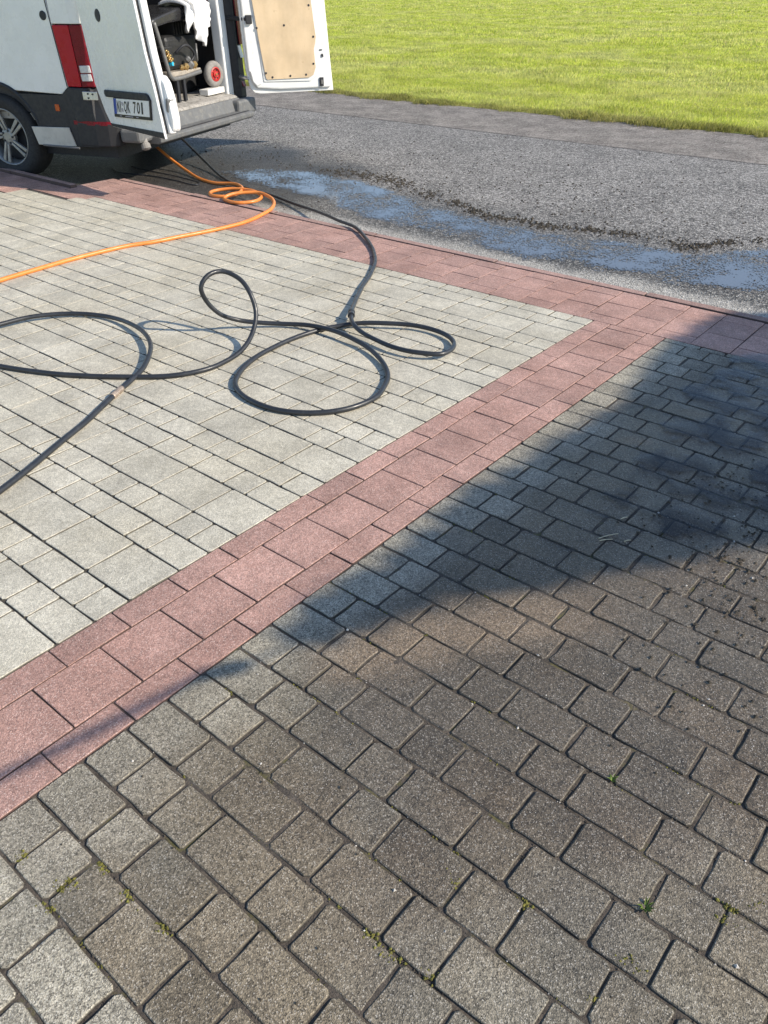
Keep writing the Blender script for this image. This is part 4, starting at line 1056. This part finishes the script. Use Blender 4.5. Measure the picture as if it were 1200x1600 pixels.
# ------------------------------------------------------------------ unseen tree added right of the drive, shaped to shade the paving
KU, KV = math.cos(SUN_AZ)/math.tan(SUN_EL), math.sin(SUN_AZ)/math.tan(SUN_EL)
tree = bpy.data.objects.new("shadow_tree", None); tree.location = (4.9, 3.6, -.10); COL.objects.link(tree)
tag(tree, "added unseen leafy tree beside the drive, shaped to cast the broad shadow on the grimy paving", "tree")
TO = Vector(tree.location)
def lift(u, v, z): return Vector((u + KU*z, v + KV*z, z)) - TO
trunk = MB()
trunk.tube([(0, 0, 0), (.03, .05, .8), (.0, .25, 1.6), tuple(lift(.2, 3.2, 2.9))], [.17, .13, .115, .08], 10)
fork = lift(.2, 3.2, 2.9)
for tgt, r0 in (((-.9, 2.0, 3.4), .045), ((-.9, 3.9, 3.9), .05), ((.9, 4.2, 4.3), .05), ((1.2, 3.0, 4.2), .045), ((.1, 3.2, 4.6), .05), ((-.3, 2.7, 3.6), .04)):
    b = lift(*tgt); mid = (fork + b)/2 + Vector((0, 0, .18)); trunk.tube([fork, mid, b], [r0, r0*.7, r0*.3], 7)
# the long bare bough added past the crown to cast the thin line shadow
BG = 1.76
shadow_bough = [lift(.2, 3.2, 2.9), lift(-.6, 2.1, 2.6), lift(-1.0, 1.5, 2.2), lift(-1.17, 1.16, 1.88), lift(-1.225, .97, BG+.03), lift(-1.248, .905, BG), lift(-1.27, .86, BG), lift(-1.297, .81, BG), lift(-1.325, .70, BG), lift(-1.36, .52, BG), lift(-1.415, .30, BG), lift(-1.46, .0, BG), lift(-1.50, -.25, BG+.05)]
bp_ = catmull([Vector(p) for p in shadow_bough], .03)
def brad(p):
    s = (p + TO); vv = s.y - KV*s.z
    if vv < .78: return .0105
    if vv < .84: return .0105 + (vv-.78)/.06*.011
    if vv < .895: return .0215
    if vv < .93: return .0215 - (vv-.895)/.035*.017
    return .0045 + min(.012, max(0, vv-1.1)*.012)
trunk.tube(bp_, [brad(p) for p in bp_], 8)
trunk.build("trunk", M["bark"], tree, smooth=True)
SH = [(-1.25, 1.04), (-1.27, 1.35), (-1.22, 1.6), (-1.27, 1.9), (-1.20, 2.25), (-1.19, 2.6), (-1.14, 2.9), (-1.20, 3.3), (-1.27, 3.75), (-1.22, 4.2), (-1.0, 4.6), (-.5, 4.85), (.4, 5.0), (1.3, 4.6), (1.7, 3.8), (1.5, 3.0), (.8, 2.7), (.2, 2.65), (-.15, 2.42), (-.37, 2.34), (-.55, 2.07), (-.70, 1.84), (-.86, 1.60), (-.97, 1.50), (-1.06, 1.38), (-1.09, 1.22), (-1.18, 1.06)]  # wanted shadow outline on the paving, the crown is shaped to cast it
rl = random.Random(21); V, F = [], []
def leaf_at(c, s):
    n = Vector((rl.gauss(0, 1), rl.gauss(0, 1), rl.gauss(0, 1))).normalized(); n = (n + SUN_DIR*.9*rl.choice((-1, 1))).normalized()
    a = n.orthogonal().normalized(); a.rotate(Matrix.Rotation(rl.uniform(0, 6.28), 3, n)); b = n.cross(a); k = len(V)
    V.extend([c - a*s, c + b*s*.45 + n*s*.08, c + a*s, c - b*s*.45 + n*s*.08]); F.append((k, k+1, k+2, k+3))
cnt = 0
while cnt < 17000:
    u = rl.uniform(-1.4, 1.75); v = rl.uniform(.95, 5.1)
    if not inside(u, v, SH): continue
    e = edge_dist(u, v, SH); zc = 3.55 + .16*(v - 2) ; half = min(.9, .22 + .75*e)
    z = zc + rl.uniform(-half, half)
    leaf_at(lift(u, v, z), rl.uniform(.035, .065)); cnt += 1
obj("crown", V, F, M["leaf"], tree)
